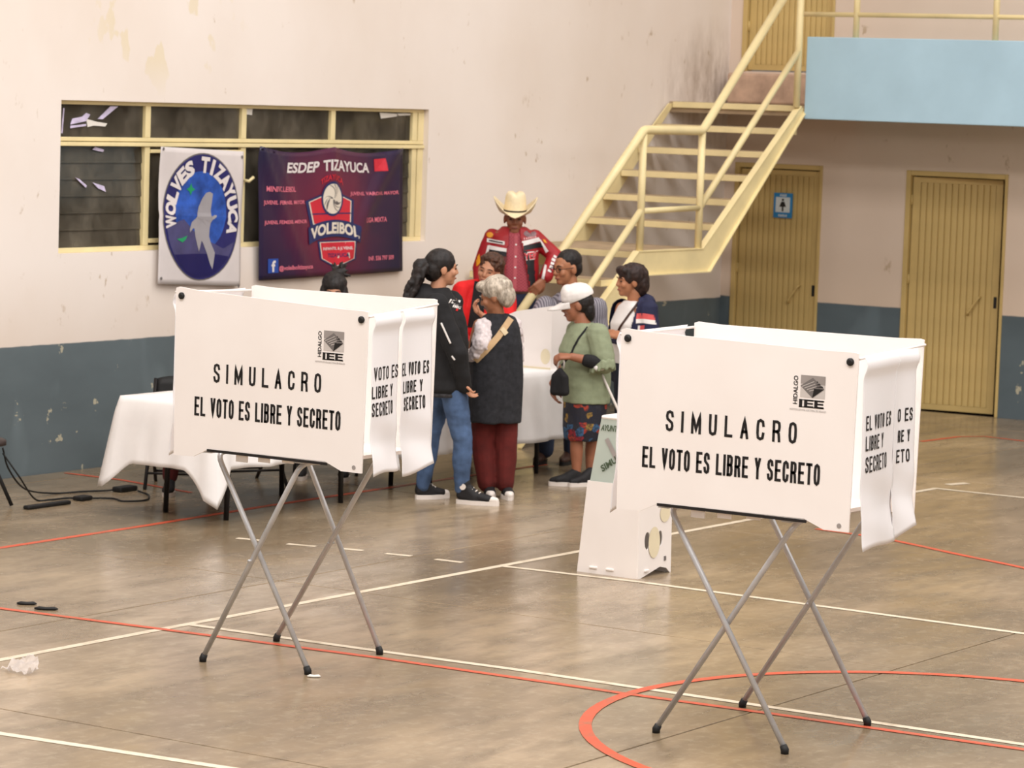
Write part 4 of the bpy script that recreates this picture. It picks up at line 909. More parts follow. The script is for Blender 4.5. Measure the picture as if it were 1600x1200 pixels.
def headframe(c, face, roll=0.0):
    """face = direction the face looks in (u, v, z)"""
    F = V3(face).normalized(); S = F.cross(Vector((0, 0, 1))).normalized(); T = S.cross(F).normalized()
    if roll: S, T = S*math.cos(roll)+T*math.sin(roll), T*math.cos(roll)-S*math.sin(roll)
    c = V3(c)
    def H(s, f, t): return c+S*s+F*f+T*t
    H.ax = (S, F, T); return H
def add_head(b, H, k=1.0):
    a = H.ax; q = lambda s, f, t: H(s*k, f*k, t*k)
    b.ell(q(0, -0.012, 0.025), (0.074*k, 0.094*k, 0.088*k), a); b.ell(q(0, 0.028, -0.035), (0.058*k, 0.062*k, 0.078*k), a)
    b.ell(q(0, 0.062, -0.085), (0.030*k, 0.026*k, 0.024*k), a); b.ell(q(0, 0.066, 0.018), (0.050*k, 0.026*k, 0.026*k), a)
    b.cap(q(0, 0.086, 0.012), 0.009*k, q(0, 0.102, -0.024), 0.0115*k); b.ell(q(0, 0.094, -0.028), (0.019*k, 0.013*k, 0.010*k), a)
    b.ell(q(0, 0.082, -0.058), (0.026*k, 0.014*k, 0.013*k), a)
    for s in (-1, 1): b.ell(q(s*0.076, -0.008, -0.012), (0.010*k, 0.022*k, 0.033*k), a); b.ell(q(s*0.036, 0.064, -0.025), (0.026*k, 0.024*k, 0.026*k), a)
M_EYE = soft('dark_eye', rgb(34, 24, 20), 0.3); M_BROW = soft('brow_hair', rgb(30, 22, 20), 0.8); M_LIP = soft('lip_skin', rgb(140, 74, 66), 0.5)
def add_face(H, parent, k=1.0, brow=M_BROW, lip=M_LIP, closed=False):
    a = H.ax; q = lambda s, f, t: H(s*k, f*k, t*k)
    for s in (-1, 1):
        Blob().ell(q(s*0.031, 0.0815, 0.003), (0.014*k, 0.007*k, (0.003 if closed else 0.0055)*k), a).build('eye', M_EYE, parent, 0.0018, 1)
        Blob().cap(q(s*0.016, 0.092, 0.026), 0.0035*k, q(s*0.034, 0.089, 0.031), 0.004*k, q(s*0.050, 0.078, 0.024), 0.003*k).build('eyebrow', brow, parent, 0.002, 1)
    Blob().cap(q(-0.021, 0.087, -0.060), 0.0035*k, q(0, 0.096, -0.059), 0.0055*k, q(0.021, 0.087, -0.060), 0.0035*k).build('mouth', lip, parent, 0.002, 1)
def add_hand(b, wrist, d, nrm, thumb, curl=0.5, k=1.0, spread=0.0):
    """d = direction of the palm, nrm = palm normal (fingers bend that way), thumb = +1/-1 side"""
    D = V3(d).normalized(); N = (V3(nrm)-D*V3(nrm).dot(D)).normalized(); S = D.cross(N)*thumb; w = V3(wrist)
    kn = [w+D*0.085*k+S*(0.032-0.0215*i)*k for i in range(4)]
    b.hulls([(w, 0.020*k), (w+D*0.03*k+S*0.022*k, 0.014*k), (w+D*0.03*k-S*0.022*k, 0.013*k)]+[(p, 0.0115*k) for p in kn])
    for i, p in enumerate(kn):
        L = (0.040, 0.045, 0.042, 0.033)[i]*k; q = p; a = curl*(0.7+0.12*i); sp = (1.5-i)*spread
        for j in range(3):
            dr = (D*math.cos(a)+N*math.sin(a)+S*sp).normalized(); e = q+dr*L*(1, 0.68, 0.55)[j]
            b.cap(q, (0.0098-0.001*j)*k, e, (0.0090-0.001*j)*k); q = e; a += curl*(0.95, 0.75, 0)[j]
    t0 = w+D*0.028*k+S*0.026*k; t1 = t0+(D*0.62+S*0.62+N*0.35).normalized()*0.040*k; t2 = t1+(D*0.88+S*0.15+N*(0.35+curl*0.4)).normalized()*0.034*k; t3 = t2+(D*0.9-S*0.1+N*(0.3+curl*0.5)).normalized()*0.024*k
    b.cap(t0, 0.0145*k, t1, 0.0115*k, t2, 0.0102*k, t3, 0.0082*k)
def shoe(parent, heel, d, L, z0, mu, ms, high=False, toecap=None, pitch=0.0, mark=False, w=0.042):
    D = V3((d[0], d[1], 0)).normalized(); S = Vector((D.y, -D.x, 0)); h = V3((heel[0], heel[1], z0))
    def P(f, s, z): return h+D*(f*L)+S*s+Vector((0, 0, z+f*L*pitch))
    b = Blob(); b.hulls([(P(0.10, 0, 0.055), 0.032), (P(0.18, 0, 0.095 if not high else 0.12), 0.034), (P(0.42, 0, 0.060), 0.036), (P(0.45, 0, 0.04), 0.04)])
    b.hulls([(P(0.45, 0, 0.055), 0.034), (P(0.72, 0.012, 0.04), 0.028), (P(0.72, -0.012, 0.04), 0.028), (P(0.90, 0.0, 0.034), 0.022)])
    if high: b.cap(P(0.17, 0, 0.10), 0.036, P(0.19, 0, 0.135), 0.038)
    o = b.build('shoe', mu, parent, 0.006, 3)
    out = []
    for i in range(28):
        t = 2*PI*i/28; f = 0.5-0.5*math.cos(t); side = math.copysign(1, math.sin(t)) if abs(math.sin(t)) > 1e-6 else 0
        ww = w*(0.78+0.25*math.sin(PI*min(1, f*1.1))**2)*abs(math.sin(t))**0.62; out.append((f, side*ww))
    vs = [P(f*1.02-0.01, s, z) for z in (0.0, 0.012, 0.028) for f, s in out]; n = 28; fs = [tuple(range(n))[::-1], tuple(range(2*n, 3*n))]
    for r in range(2): fs += [(r*n+i, r*n+(i+1) % n, (r+1)*n+(i+1) % n, (r+1)*n+i) for i in range(n)]
    from_py('sole', vs, fs, ms, o, smooth=False)
    if toecap: Blob().hulls([(P(0.80, 0.008, 0.036), 0.026), (P(0.80, -0.008, 0.036), 0.026), (P(0.92, 0, 0.032), 0.024)]).build('toe_cap', toecap, o, 0.006, 2)
    if high:
        for k in range(5): tube('lace', [P(0.30+0.08*k, -0.022, 0.110-0.011*k), P(0.32+0.08*k, 0, 0.123-0.014*k), P(0.30+0.08*k, 0.022, 0.110-0.011*k)], 0.004, ms, o, 6)
    if mark:
        bm = bmesh.new(); add_tube(bm, [P(0.17, 0.032, 0.115), P(0.17, 0.040, 0.115)], 0.02, 16); from_bm('ankle_patch', bm, ms, o)
    return o
def person(loc, label, skin, body):
    """body(b) adds the shapes of the whole figure; returns the root mesh"""
    b = Blob(); body(b); o = b.build('person', skin, None, 0.0065, 3, None, loc); o.rotation_euler = (0, 0, VIEW)
    return tag(o, label, 'person')
def legs(b, hips, knees, ankles, k=1.0):
    for h, kn, a in zip(hips, knees, ankles): b.cap(h, 0.078*k, V3(h).lerp(V3(kn), 0.5), 0.07*k, kn, 0.052*k, V3(kn).lerp(V3(a), 0.35), 0.053*k, a, 0.034*k)
def arm(b, s, e, w, k=1.0, g=0.0): b.cap(s, 0.046*k+g, e, 0.037*k+g, w, (0.025*k+g))
def skin_mat(n, c): return soft(n, c, 0.5, 0.1, 14)
SK1 = skin_mat('skin_warm_brown', rgb(168, 112, 80)); SK2 = skin_mat('skin_tan', rgb(186, 132, 102)); SK3 = skin_mat('skin_deep_tan', rgb(152, 98, 72)); SK4 = skin_mat('skin_brown', rgb(158, 104, 74))
def hairmat(n, a, b, sc=40):
    t = NT(n, 0.5, 0, 0.35); o = t.obj(); x = t.noise(t.mapping(o, (1, 1, 0.4)), sc, 4, 0.7); t.bump(x, 0.6, 0.01); return t.color(t.ramp(x, [(0.35, a), (0.65, b)]))
HBLK = hairmat('black_hair', rgb(16, 13, 13), rgb(38, 30, 28)); HBRN = hairmat('brown_hair', rgb(48, 30, 22), rgb(92, 58, 40)); HGRY = hairmat('silver_hair', rgb(128, 116, 102), rgb(214, 200, 182)); HDK = hairmat('dark_brown_hair', rgb(24, 15, 14), rgb(54, 34, 28))
DEN = soft('blue_denim', rgb(70, 92, 126), 0.8, 0.45, 7, 0, 0.15); DENK = soft('dark_denim', rgb(26, 34, 58), 0.8, 0.2, 12, 0, 0.15)
BLKF = soft('black_fleece', rgb(24, 23, 25), 0.85, 0.3, 10, 0, 0.2); CHAR = soft('charcoal_knit', rgb(38, 38, 42), 0.95, 0.35, 30, 0, 0.5); WINE = soft('wine_red_corduroy', rgb(92, 26, 22), 0.85, 0.25, 14, 0, 0.2)
WHT = soft('white_cotton', rgb(226, 220, 216), 0.8, 0.05); LACE = soft('white_lace', rgb(216, 204, 204), 0.85, 0.16, 40, 0, 0.5); REDF = soft('red_fleece', rgb(206, 24, 26), 0.8, 0.1); GREENF = soft('sage_green_knit', rgb(136, 144, 116), 0.85, 0.1, 20, 0, 0.35)
BEIGE = soft('beige_leather', rgb(184, 152, 112), 0.6, 0.12); NAVF = soft('navy_fleece', rgb(30, 32, 62), 0.8, 0.15); SHOEB = soft('black_canvas', rgb(26, 24, 26), 0.7, 0.2); SOLE = soft('white_rubber', rgb(222, 212, 204), 0.5, 0.05)
BRN = soft('brown_leather', rgb(66, 42, 32), 0.5)
f0 = lambda x, y=0, z=0: Vector((x, y, z))
def strap(name, pts, w, th, mat, parent, nrm=(0, -1, 0)):
    P = [V3(p) for p in pts]; N = V3(nrm); bm = bmesh.new(); R = []
    for i, p in enumerate(P):
        d = (P[min(i+1, len(P)-1)]-P[max(i-1, 0)]).normalized(); s = d.cross(N).normalized(); n = s.cross(d).normalized()
        R.append([bm.verts.new(p+s*a*w/2+n*c*th) for a, c in ((-1, 0), (1, 0), (1, 1), (-1, 1))])
    for A, B in zip(R, R[1:]):
        for k in range(4): bm.faces.new((A[k], A[(k+1) % 4], B[(k+1) % 4], B[k]))
    bm.faces.new(R[0][::-1]); bm.faces.new(R[-1]); bmesh.ops.recalc_face_normals(bm, faces=bm.faces)
    return from_bm(name, bm, mat, parent, smooth=False)
def cast_path(bv, uz, lift, n=10):
    f = onto(bv); out = []
    for (a, b), (c, d) in zip(uz, uz[1:]):
        for k in range(n):
            t = k/n; p = f(a+(c-a)*t, b+(d-b)*t, lift)
            if p is not None: out.append(p)
    p = f(uz[-1][0], uz[-1][1], lift)
    if p is not None: out.append(p)
    return out

# ---- young woman in black hoodie and jeans, facing right
def jeans_woman():
    H = headframe((-0.085, 0.02, 1.527), (0.96, 0.28, -0.06)); fa = math.radians(65)
    hips = [(0.0, -0.07, 0.80), (-0.06, 0.08, 0.80)]; kn = [(0.085, -0.06, 0.415), (-0.13, 0.12, 0.41)]; an = [(0.085, -0.03, 0.10), (-0.17, 0.12, 0.10)]
    shR, elR, wrR = (-0.11, -0.17, 1.30), (0.035, -0.20, 0.99), (0.075, -0.14, 0.83)
    shL, elL, wrL = (-0.02, 0.15, 1.30), (-0.02, 0.22, 1.02), (0.02, 0.16, 0.86)
    def body(b):
        add_head(b, H); b.cap((-0.10, 0.02, 1.46), 0.05, (-0.12, 0.01, 1.34), 0.058)
        b.loft([((-0.035, 0, 0.78), 0.155, 0.115, fa), ((-0.04, 0, 0.95), 0.13, 0.10, fa), ((-0.07, 0, 1.15), 0.15, 0.11, fa), ((-0.09, 0, 1.33), 0.15, 0.085, fa)])
        legs(b, hips, kn, an); arm(b, shR, elR, wrR); arm(b, shL, elL, wrL)
        add_hand(b, wrR, (0.25, 0.15, -0.95), (1, 0, 0.2), 1, 0.6, 0.95); add_hand(b, wrL, (0.1, 0.0, -0.9), (0, -1, 0), 1, 0.7, 0.95)
    o = person((16.717, 11.435, 0), 'young woman in black hoodie and blue jeans with a dark ponytail, facing right', SK2, body)
    add_face(H, o)
    b = Blob()
    for h, k, a in zip(hips, kn, an): b.cap(h, 0.094, V3(h).lerp(V3(k), 0.5), 0.086, k, 0.064, V3(k).lerp(V3(a), 0.35), 0.066, V3(a)+f0(0, 0, -0.005), 0.046)
    b.loft([((-0.03, 0, 0.70), 0.165, 0.125, fa), ((-0.03, 0, 0.80), 0.165, 0.13, fa), ((-0.04, 0, 0.93), 0.14, 0.11, fa)])
    b.build('jeans', DEN, o, 0.008, 3, (0.006, (9, 9, 16), 1))
    b = Blob(); b.loft([((-0.035, 0, 0.715), 0.165, 0.13, fa), ((-0.035, 0, 0.75), 0.185, 0.15, fa), ((-0.05, 0, 0.95), 0.175, 0.145, fa), ((-0.075, 0, 1.15), 0.19, 0.15, fa), ((-0.10, 0, 1.28), 0.19, 0.13, fa), ((-0.11, 0.0, 1.36), 0.12, 0.09, fa), ((-0.11, 0.01, 1.40), 0.07, 0.07, fa)])
    b.cap(shR, 0.078, elR, 0.066, (0.085, -0.14, 0.775), 0.05); b.cap(shL, 0.078, elL, 0.066, wrL, 0.046)
    b.hulls([((-0.20, 0.0, 1.36), 0.07), ((-0.25, -0.04, 1.27), 0.07), ((-0.17, -0.10, 1.30), 0.08), ((-0.14, 0.08, 1.35), 0.06)])   # hood lying on the back
    hd = b.build('hoodie', BLKF, o, 0.009, 3, (0.008, (7, 7, 11), 4))
    Blob().loft([((-0.035, 0, 0.70), 0.172, 0.137, fa), ((-0.035, 0, 0.728), 0.178, 0.142, fa)]).build('ribbed_hem', soft('grey_black_rib', rgb(52, 50, 52), 0.9, 0.5, 60), hd, 0.009, 1)
    m = onto(bvh_of(hd))
    for s, a, z, w, h, mt in ((4, -0.035, 1.315, 0.07, 0.026, WHT), (5, -0.01, 1.285, 0.055, 0.016, WHT), (1, 0.01, 1.262, 0.022, 0.014, REDF)):
        decal('small_print', move2d(bars2d(s, w, h, s), a, z, -0.35), m, mt, hd, 0.004)
    for pts in ([(-0.075, 1.19), (-0.04, 1.12), (-0.01, 1.06)], [(0.0, 0.98), (0.02, 0.955)]):
        q = cast_path(bvh_of(hd), pts, 0.006, 6)
        if len(q) > 2: tube('drawstring', q, 0.006, WHT, hd, 6)
    b = Blob(); a = H.ax
    b.ell(H(0, -0.02, 0.035), (0.086, 0.104, 0.094), a); b.ell(H(0, -0.06, -0.01), (0.08, 0.07, 0.085), a)
    hr = b.build('hair', HBLK, o, 0.007, 2, (0.003, (40, 40, 14), 2))
    b = Blob(); b.cap(H(0, -0.10, 0.02), 0.04, H(0, -0.15, 0.0), 0.05); rnd = random.Random(3)
    for k in range(70):
        t = rnd.random(); p = V3((-0.205-0.10*t+rnd.uniform(-0.035, 0.04)*(1-t*0.4), -0.03-0.03*t+rnd.uniform(-0.05, 0.05), 1.55-0.22*t+rnd.uniform(-0.02, 0.02))); q = p+V3((rnd.uniform(-0.03, 0.01), rnd.uniform(-0.02, 0.02), -0.045)); b.cap(p, 0.024, q, 0.012)
    b.build('ponytail', HBLK, hr, 0.007, 1)
    tube('hair_clip', [H(-0.05, -0.085, 0.03), H(-0.055, -0.105, 0.005), H(-0.045, -0.115, -0.02)], 0.008, soft('silver_clip', rgb(170, 170, 176), 0.3, 0.05, 9, 0.6), hr, 8)
    shoe(o, (0.055, -0.03), (0.97, -0.22), 0.285, 0.0, SHOEB, SOLE, True, SOLE, 0.0, True); shoe(o, (-0.215, 0.11), (0.85, 0.5), 0.25, 0.0, SHOEB, SOLE, True, SOLE)
jeans_woman()

# ---- elderly woman seen from behind, charcoal vest, wine trousers
def old_woman():
    H = headframe((-0.052, 0.0, 1.335), (-0.90, 0.22, -0.34)); fa = math.radians(200)
    hips = [(-0.10, 0.02, 0.70), (0.055, 0.02, 0.70)]; kn = [(-0.105, 0.0, 0.38), (0.052, 0.0, 0.38)]; an = [(-0.065, 0.0, 0.08), (0.055, 0.0, 0.08)]
    shL, elL, wrL = (-0.145, -0.02, 1.14), (-0.20, 0.05, 0.93), (-0.17, 0.24, 0.98); shR, elR, wrR = (0.075, 0.06, 1.14), (0.10, 0.16, 0.92), (0.0, 0.26, 0.97)
    def body(b):
        add_head(b, H, 0.98); b.cap((-0.04, 0.0, 1.26), 0.048, (-0.02, 0.02, 1.15), 0.056)
        b.loft([((-0.02, 0, 0.66), 0.15, 0.115, fa), ((-0.02, 0, 0.82), 0.145, 0.115, fa), ((-0.025, 0, 1.0), 0.15, 0.12, fa), ((-0.03, 0.01, 1.17), 0.13, 0.085, fa)])
        legs(b, hips, kn, an, 0.95); arm(b, shL, elL, wrL); arm(b, shR, elR, wrR)
        add_hand(b, wrL, (0.5, 0.6, 0.2), (0, 0, -1), -1, 0.6, 0.92); add_hand(b, wrR, (-0.5, 0.6, 0.2), (0, 0, -1), 1, 0.6, 0.92)
    o = person((17.164, 11.356, 0), 'elderly grey-haired woman seen from behind in a charcoal vest and wine red trousers', SK4, body)
    add_face(H, o, 0.98, HGRY)
    b = Blob()
    for h, k, a in zip(hips, kn, an): b.cap(h, 0.088, k, 0.078, V3(a)+f0(0, 0, 0.02), 0.066)
    b.build('trousers', WINE, o, 0.008, 3, (0.007, (10, 10, 5), 6))
    b = Blob(); b.loft([((-0.035, 0, 0.505), 0.182, 0.16, fa), ((-0.033, 0, 0.60), 0.178, 0.155, fa), ((-0.03, 0, 0.85), 0.172, 0.15, fa), ((-0.03, 0, 1.02), 0.168, 0.14, fa), ((-0.03, 0.0, 1.13), 0.15, 0.115, fa), ((-0.02, 0.01, 1.20), 0.105, 0.08, fa), ((-0.02, 0.01, 1.225), 0.06, 0.055, fa)], ex=2.8)
    ve = b.build('vest', CHAR, o, 0.008, 2, (0.008, (14, 14, 3.2), 3))
    b = Blob(); b.cap((-0.118, -0.085, 1.135), 0.062, (-0.128, -0.13, 1.03), 0.068, (-0.185, -0.11, 0.93), 0.026); b.cap((-0.185, -0.08, 0.94), 0.04, (-0.185, 0.14, 0.96), 0.045); b.cap(shR, 0.062, elR, 0.055, V3(elR).lerp(V3(wrR), 0.6), 0.05)
    b.build('lace_sleeves', LACE, o, 0.008, 2, (0.012, (26, 26, 26), 9))
    bvv = bvh_of(ve); st_ = cast_path(bvv, [(0.058, 1.195), (-0.02, 1.08), (-0.10, 0.985), (-0.165, 0.915)], 0.006, 8)
    sp_ = strap('bag_strap', st_, 0.042, 0.005, BEIGE, o)
    q = cast_path(bvv, [(0.028, 1.125), (0.005, 1.105)], 0.012, 2); strap('buckle', q, 0.05, 0.006, soft('pale_buckle', rgb(206, 186, 150), 0.4), sp_)
    b = Blob(); a = H.ax
    b.ell(H(0, -0.030, 0.046), (0.098, 0.108, 0.090), a); b.ell(H(0, -0.072, -0.015), (0.088, 0.062, 0.082), a); b.ell(H(0, 0.055, 0.085), (0.075, 0.05, 0.038), a)
    b.build('hair', HGRY, o, 0.006, 1, (0.010, (16, 16, 9), 5))
    shoe(o, (-0.055, 0.08), (0.1, -1), 0.22, 0.0, SHOEB, SOLE, False, SOLE); shoe(o, (0.055, 0.08), (0.18, -1), 0.22, 0.0, SHOEB, SOLE, False, SOLE)
old_woman()

# ---- woman in red jacket behind the table
def red_woman():
    H = headframe((-0.022, -0.04, 1.392), (-0.30, -0.93, -0.10), 0.25); fa = math.radians(-25)
    hips = [(-0.14, 0.02, 0.74), (0.02, 0.02, 0.74)]; kn = [(-0.14, 0.0, 0.40), (0.02, 0.0, 0.40)]; an = [(-0.14, 0.02, 0.08), (0.02, 0.02, 0.08)]
    shL, elL, wrL = (0.115, 0.03, 1.21), (0.13, -0.14, 1.02), (-0.045, -0.29, 1.075); shR, elR, wrR = (-0.215, -0.02, 1.24), (-0.25, -0.08, 0.98), (-0.16, -0.22, 0.86)
    def body(b):
        add_head(b, H, 0.97); b.cap((-0.03, 0.02, 1.32), 0.048, (-0.045, 0.03, 1.22), 0.056)
        b.loft([((-0.06, 0.02, 0.70), 0.16, 0.12, fa), ((-0.06, 0.02, 0.88), 0.15, 0.115, fa), ((-0.055, 0.01, 1.08), 0.155, 0.115, fa), ((-0.05, 0.01, 1.24), 0.14, 0.08, fa)])
        legs(b, hips, kn, an); arm(b, shL, elL, wrL); arm(b, shR, elR, wrR)
        add_hand(b, wrL, (-0.72, -0.1, 0.55), (0.1, -0.2, 0.9), -1, 0.75, 0.95); add_hand(b, wrR, (0.6, -0.5, -0.1), (0, 0, -1), 1, 0.5, 0.95)
    o = person((18.82, 12.55, 0), 'woman with short curly brown hair in a bright red jacket behind the table', SK2, body)
    add_face(H, o, 0.97, HBRN, M_LIP, True)
    b = Blob()
    for h, k, a in zip(hips, kn, an): b.cap(h, 0.088, k, 0.07, V3(a)+f0(0, 0, 0.02), 0.055)
    b.loft([((-0.06, 0.02, 0.66), 0.165, 0.125, fa), ((-0.06, 0.02, 0.80), 0.16, 0.125, fa)]); b.build('trousers', DENK, o, 0.009, 2)
    b = Blob(); b.loft([((-0.06, 0.02, 0.70), 0.185, 0.145, fa), ((-0.06, 0.015, 0.95), 0.185, 0.145, fa), ((-0.055, 0.01, 1.12), 0.19, 0.14, fa), ((-0.05, 0.01, 1.23), 0.17, 0.11, fa), ((-0.045, 0.02, 1.29), 0.085, 0.075, fa)])
    b.cap(shL, 0.068, elL, 0.058, V3(elL).lerp(V3(wrL), 0.84), 0.044); b.cap(shR, 0.072, elR, 0.06, wrR, 0.045)
    b.hulls([((-0.215, -0.01, 1.265), 0.05), ((-0.11, 0.0, 1.285), 0.045), ((-0.2, 0.0, 1.15), 0.06)])
    j = b.build('red_jacket', REDF, o, 0.008, 3, (0.006, (8, 8, 9), 2)); m = onto(bvh_of(j))
    decal('dark_lapel', gridpoly([(-0.145, 1.13), (-0.125, 1.315), (-0.10, 1.31), (-0.075, 1.26), (-0.04, 1.20), (-0.06, 0.98), (-0.165, 0.98)], 0.012), m, BLKF, j, 0.005)
    b = Blob(); a = H.ax; b.ell(H(0, -0.035, 0.05), (0.092, 0.102, 0.085), a); b.ell(H(0.0, -0.06, -0.02), (0.095, 0.065, 0.085), a); b.ell(H(0.0, 0.035, 0.098), (0.06, 0.03, 0.022), a)
    b.build('hair', HBRN, o, 0.006, 1, (0.012, (30, 30, 30), 8))
    for x in (-0.14, 0.02): shoe(o, (x, 0.08), (0, -1), 0.24, 0, SHOEB, SOLE)
red_woman()

# ---- man in cowboy hat on the first stair tread
def cowboy():
    k = 23.75/23.0; z0 = 0.207
    def q(u, v, z): return ((u)*k, v, z)
    H = headframe((-0.05, -0.02, 1.525), (0.0, -1, -0.10)); fa = math.radians(2)
    hips = [(-0.12, 0, 0.88), (0.05, 0, 0.88)]; kn = [(-0.12, -0.02, 0.48), (0.06, -0.02, 0.48)]; an = [(-0.12, 0, 0.09), (0.06, 0, 0.09)]
    shL, elL, wrL = (0.105, 0.01, 1.375), (0.265, 0.02, 1.25), (0.185, -0.10, 1.07); shR, elR, wrR = (-0.215, 0.01, 1.375), (-0.305, 0.02, 1.14), (-0.27, -0.08, 0.90)
    def body(b):
        add_head(b, H, 1.02); b.cap((-0.05, 0.0, 1.46), 0.056, (-0.05, 0.01, 1.36), 0.066)
        b.loft([((-0.03, 0, 0.86), 0.155, 0.115, fa), ((-0.035, 0, 1.02), 0.15, 0.12, fa), ((-0.05, 0, 1.22), 0.17, 0.12, fa), ((-0.055, 0, 1.42), 0.15, 0.085, fa)])
        legs(b, hips, kn, an, 1.03); arm(b, shL, elL, wrL, 1.1); arm(b, shR, elR, wrR, 1.1)
        add_hand(b, wrL, (-0.55, -0.25, -0.65), (-0.3, 0.9, 0.1), 1, 0.5, 1.02); add_hand(b, wrR, (0.05, -0.1, -1), (1, 0, 0), 1, 0.4, 1.02)
    o = person((19.859, 12.991, z0), 'man in a cream cowboy hat and red racing jacket at the foot of the stairs', SK3, body)
    add_face(H, o, 1.02)
    b = Blob()
    for h, kk, a in zip(hips, kn, an): b.cap(h, 0.092, kk, 0.072, V3(a)+f0(0, 0, 0.02), 0.06)
    b.loft([((-0.03, 0, 0.82), 0.165, 0.125, fa), ((-0.03, 0, 0.99), 0.16, 0.125, fa)]); je = b.build('jeans', DENK, o, 0.009, 2, (0.004, (9, 9, 9), 1))
    b = Blob(); b.loft([((-0.03, 0, 0.955), 0.163, 0.128, fa), ((-0.03, 0, 0.99), 0.163, 0.128, fa)]); b.build('belt', BRN, o, 0.008, 1)
    b = Blob(); b.loft([((-0.035, 0, 0.975), 0.165, 0.135, fa), ((-0.04, 0, 1.1), 0.165, 0.14, fa), ((-0.05, 0, 1.25), 0.165, 0.13, fa), ((-0.05, 0, 1.40), 0.13, 0.10, fa), ((-0.05, 0.005, 1.445), 0.072, 0.068, fa)])
    t = NT('pink_check_cotton', 0.8); oo = t.obj(); ck = t.node('ShaderNodeTexChecker'); ck.inputs['Scale'].default_value = 90; t.link(oo, ck.inputs['Vector']); ck.inputs['Color1'].default_value = rgb(170, 74, 84); ck.inputs['Color2'].default_value = rgb(146, 54, 66); t.color(ck.outputs['Color'])
    sh = b.build('pink_shirt', t.m, o, 0.008, 3, (0.004, (8, 8, 8), 3))
    ms = onto(bvh_of(sh))
    for z in (1.33, 1.24, 1.16, 1.08): decal('shirt_button', gridpoly(ring2d(-0.035, z, 0.007, 0.007, 10), 0.3), ms, WHT, sh, 0.004)
    decal('shirt_placket', gridpoly([(-0.05, 0.98), (-0.02, 0.98), (-0.025, 1.40), (-0.05, 1.40)], 0.02), ms, soft('pink_placket', rgb(176, 84, 92), 0.8), sh, 0.002)
    for s in (-1, 1): Blob().hulls([((-0.05+s*0.02, -0.068, 1.395), 0.010), ((-0.05+s*0.062, -0.045, 1.44), 0.010), ((-0.05+s*0.075, 0.0, 1.455), 0.010), ((-0.05+s*0.05, -0.085, 1.37), 0.006)]).build('collar', t.m, sh, 0.006, 1)
    # open racing jacket: two fronts, back and sleeves
    JR = soft('red_satin', rgb(158, 26, 34), 0.5, 0.12, 8); JK = soft('black_satin', rgb(28, 28, 32), 0.5, 0.2, 8)
    b = Blob()
    rings = [((-0.045, 0.0, 0.965), 0.20, 0.15), ((-0.05, 0.0, 1.10), 0.195, 0.15), ((-0.055, 0.0, 1.28), 0.19, 0.138), ((-0.055, 0.0, 1.39), 0.165, 0.112), ((-0.052, 0.01, 1.455), 0.092, 0.082)]
    b.loft([(c, w, d, fa) for c, w, d in rings]); b.cap(shL, 0.064, elL, 0.056, V3(elL).lerp(V3(wrL), 0.85), 0.050); b.cap(shR, 0.064, elR, 0.056, wrR, 0.048)
    j = b.build('racing_jacket', JR, o, 0.008, 3, (0.006, (7, 7, 8), 5))
    # cut the open front: drop the faces over the shirt
    bm = bmesh.new(); bm.from_mesh(j.data)
    def opn(z): return (-0.093-0.068*(1.36-z), 0.003+0.21*max(-0.1, 1.36-z))
    bmesh.ops.delete(bm, geom=[f for f in bm.faces if f.calc_center_median().y < -0.02 and opn(f.calc_center_median().z)[0] < f.calc_center_median().x < opn(f.calc_center_median().z)[1]], context='FACES')
    bm.to_mesh(j.data); bm.free(); md = j.modifiers.new('thickness', 'SOLIDIFY'); md.thickness = 0.004; md.offset = 1
    m = onto(bvh_of(j))
    def jp(name, poly, mat, lift=0.007): decal(name, gridpoly(poly, 0.012), m, mat, j, lift)
    YEP = soft('yellow_patch', rgb(226, 152, 30), 0.5); BRR = soft('maroon_satin', rgb(104, 46, 46), 0.55); PLT = soft('pale_pink_letter', rgb(206, 150, 150), 0.6); BRL = soft('bright_red_letter', rgb(214, 60, 70), 0.5)
    jp('black_panel', [(0.02, 1.29), (0.15, 1.27), (0.152, 0.975), (0.075, 0.975)], JK); jp('maroon_panel', [(-0.235, 1.25), (-0.09, 1.24), (-0.115, 1.06), (-0.245, 1.06)], BRR); jp('black_panel', [(-0.245, 1.06), (-0.115, 1.06), (-0.13, 0.975), (-0.24, 0.975)], JK)
    jp('white_stripe', [(-0.238, 1.317), (-0.088, 1.297), (-0.088, 1.272), (-0.236, 1.286)], WHT, 0.009); jp('black_stripe', [(-0.236, 1.286), (-0.088, 1.272), (-0.088, 1.238), (-0.236, 1.250)], JK, 0.009)
    jp('white_stripe', [(-0.275, 1.20), (-0.25, 1.315), (-0.232, 1.318), (-0.25, 1.20)], WHT, 0.010)
    jp('white_stripe', [(0.008, 1.357), (0.135, 1.388), (0.152, 1.360), (0.008, 1.320)], WHT, 0.009); jp('black_stripe', [(0.010, 1.320), (0.165, 1.355), (0.175, 1.315), (0.014, 1.288)], JK, 0.009)
    jp('white_stripe', [(0.135, 1.385), (0.155, 1.365), (0.213, 1.285), (0.192, 1.270)], WHT, 0.011)
    jp('name_patch', [(-0.257, 1.368), (-0.122, 1.352), (-0.122, 1.326), (-0.257, 1.340)], WHT, 0.010); jp('name_bar', [(-0.242, 1.358), (-0.135, 1.345), (-0.135, 1.335), (-0.242, 1.348)], JK, 0.012)
    jp('shell_patch', [(-0.236+0.028*math.cos(a*PI/9)*(0.86 if a % 2 else 1), 1.395+0.022*math.sin(a*PI/9)*(0.86 if a % 2 else 1)) for a in range(18)], YEP, 0.010)
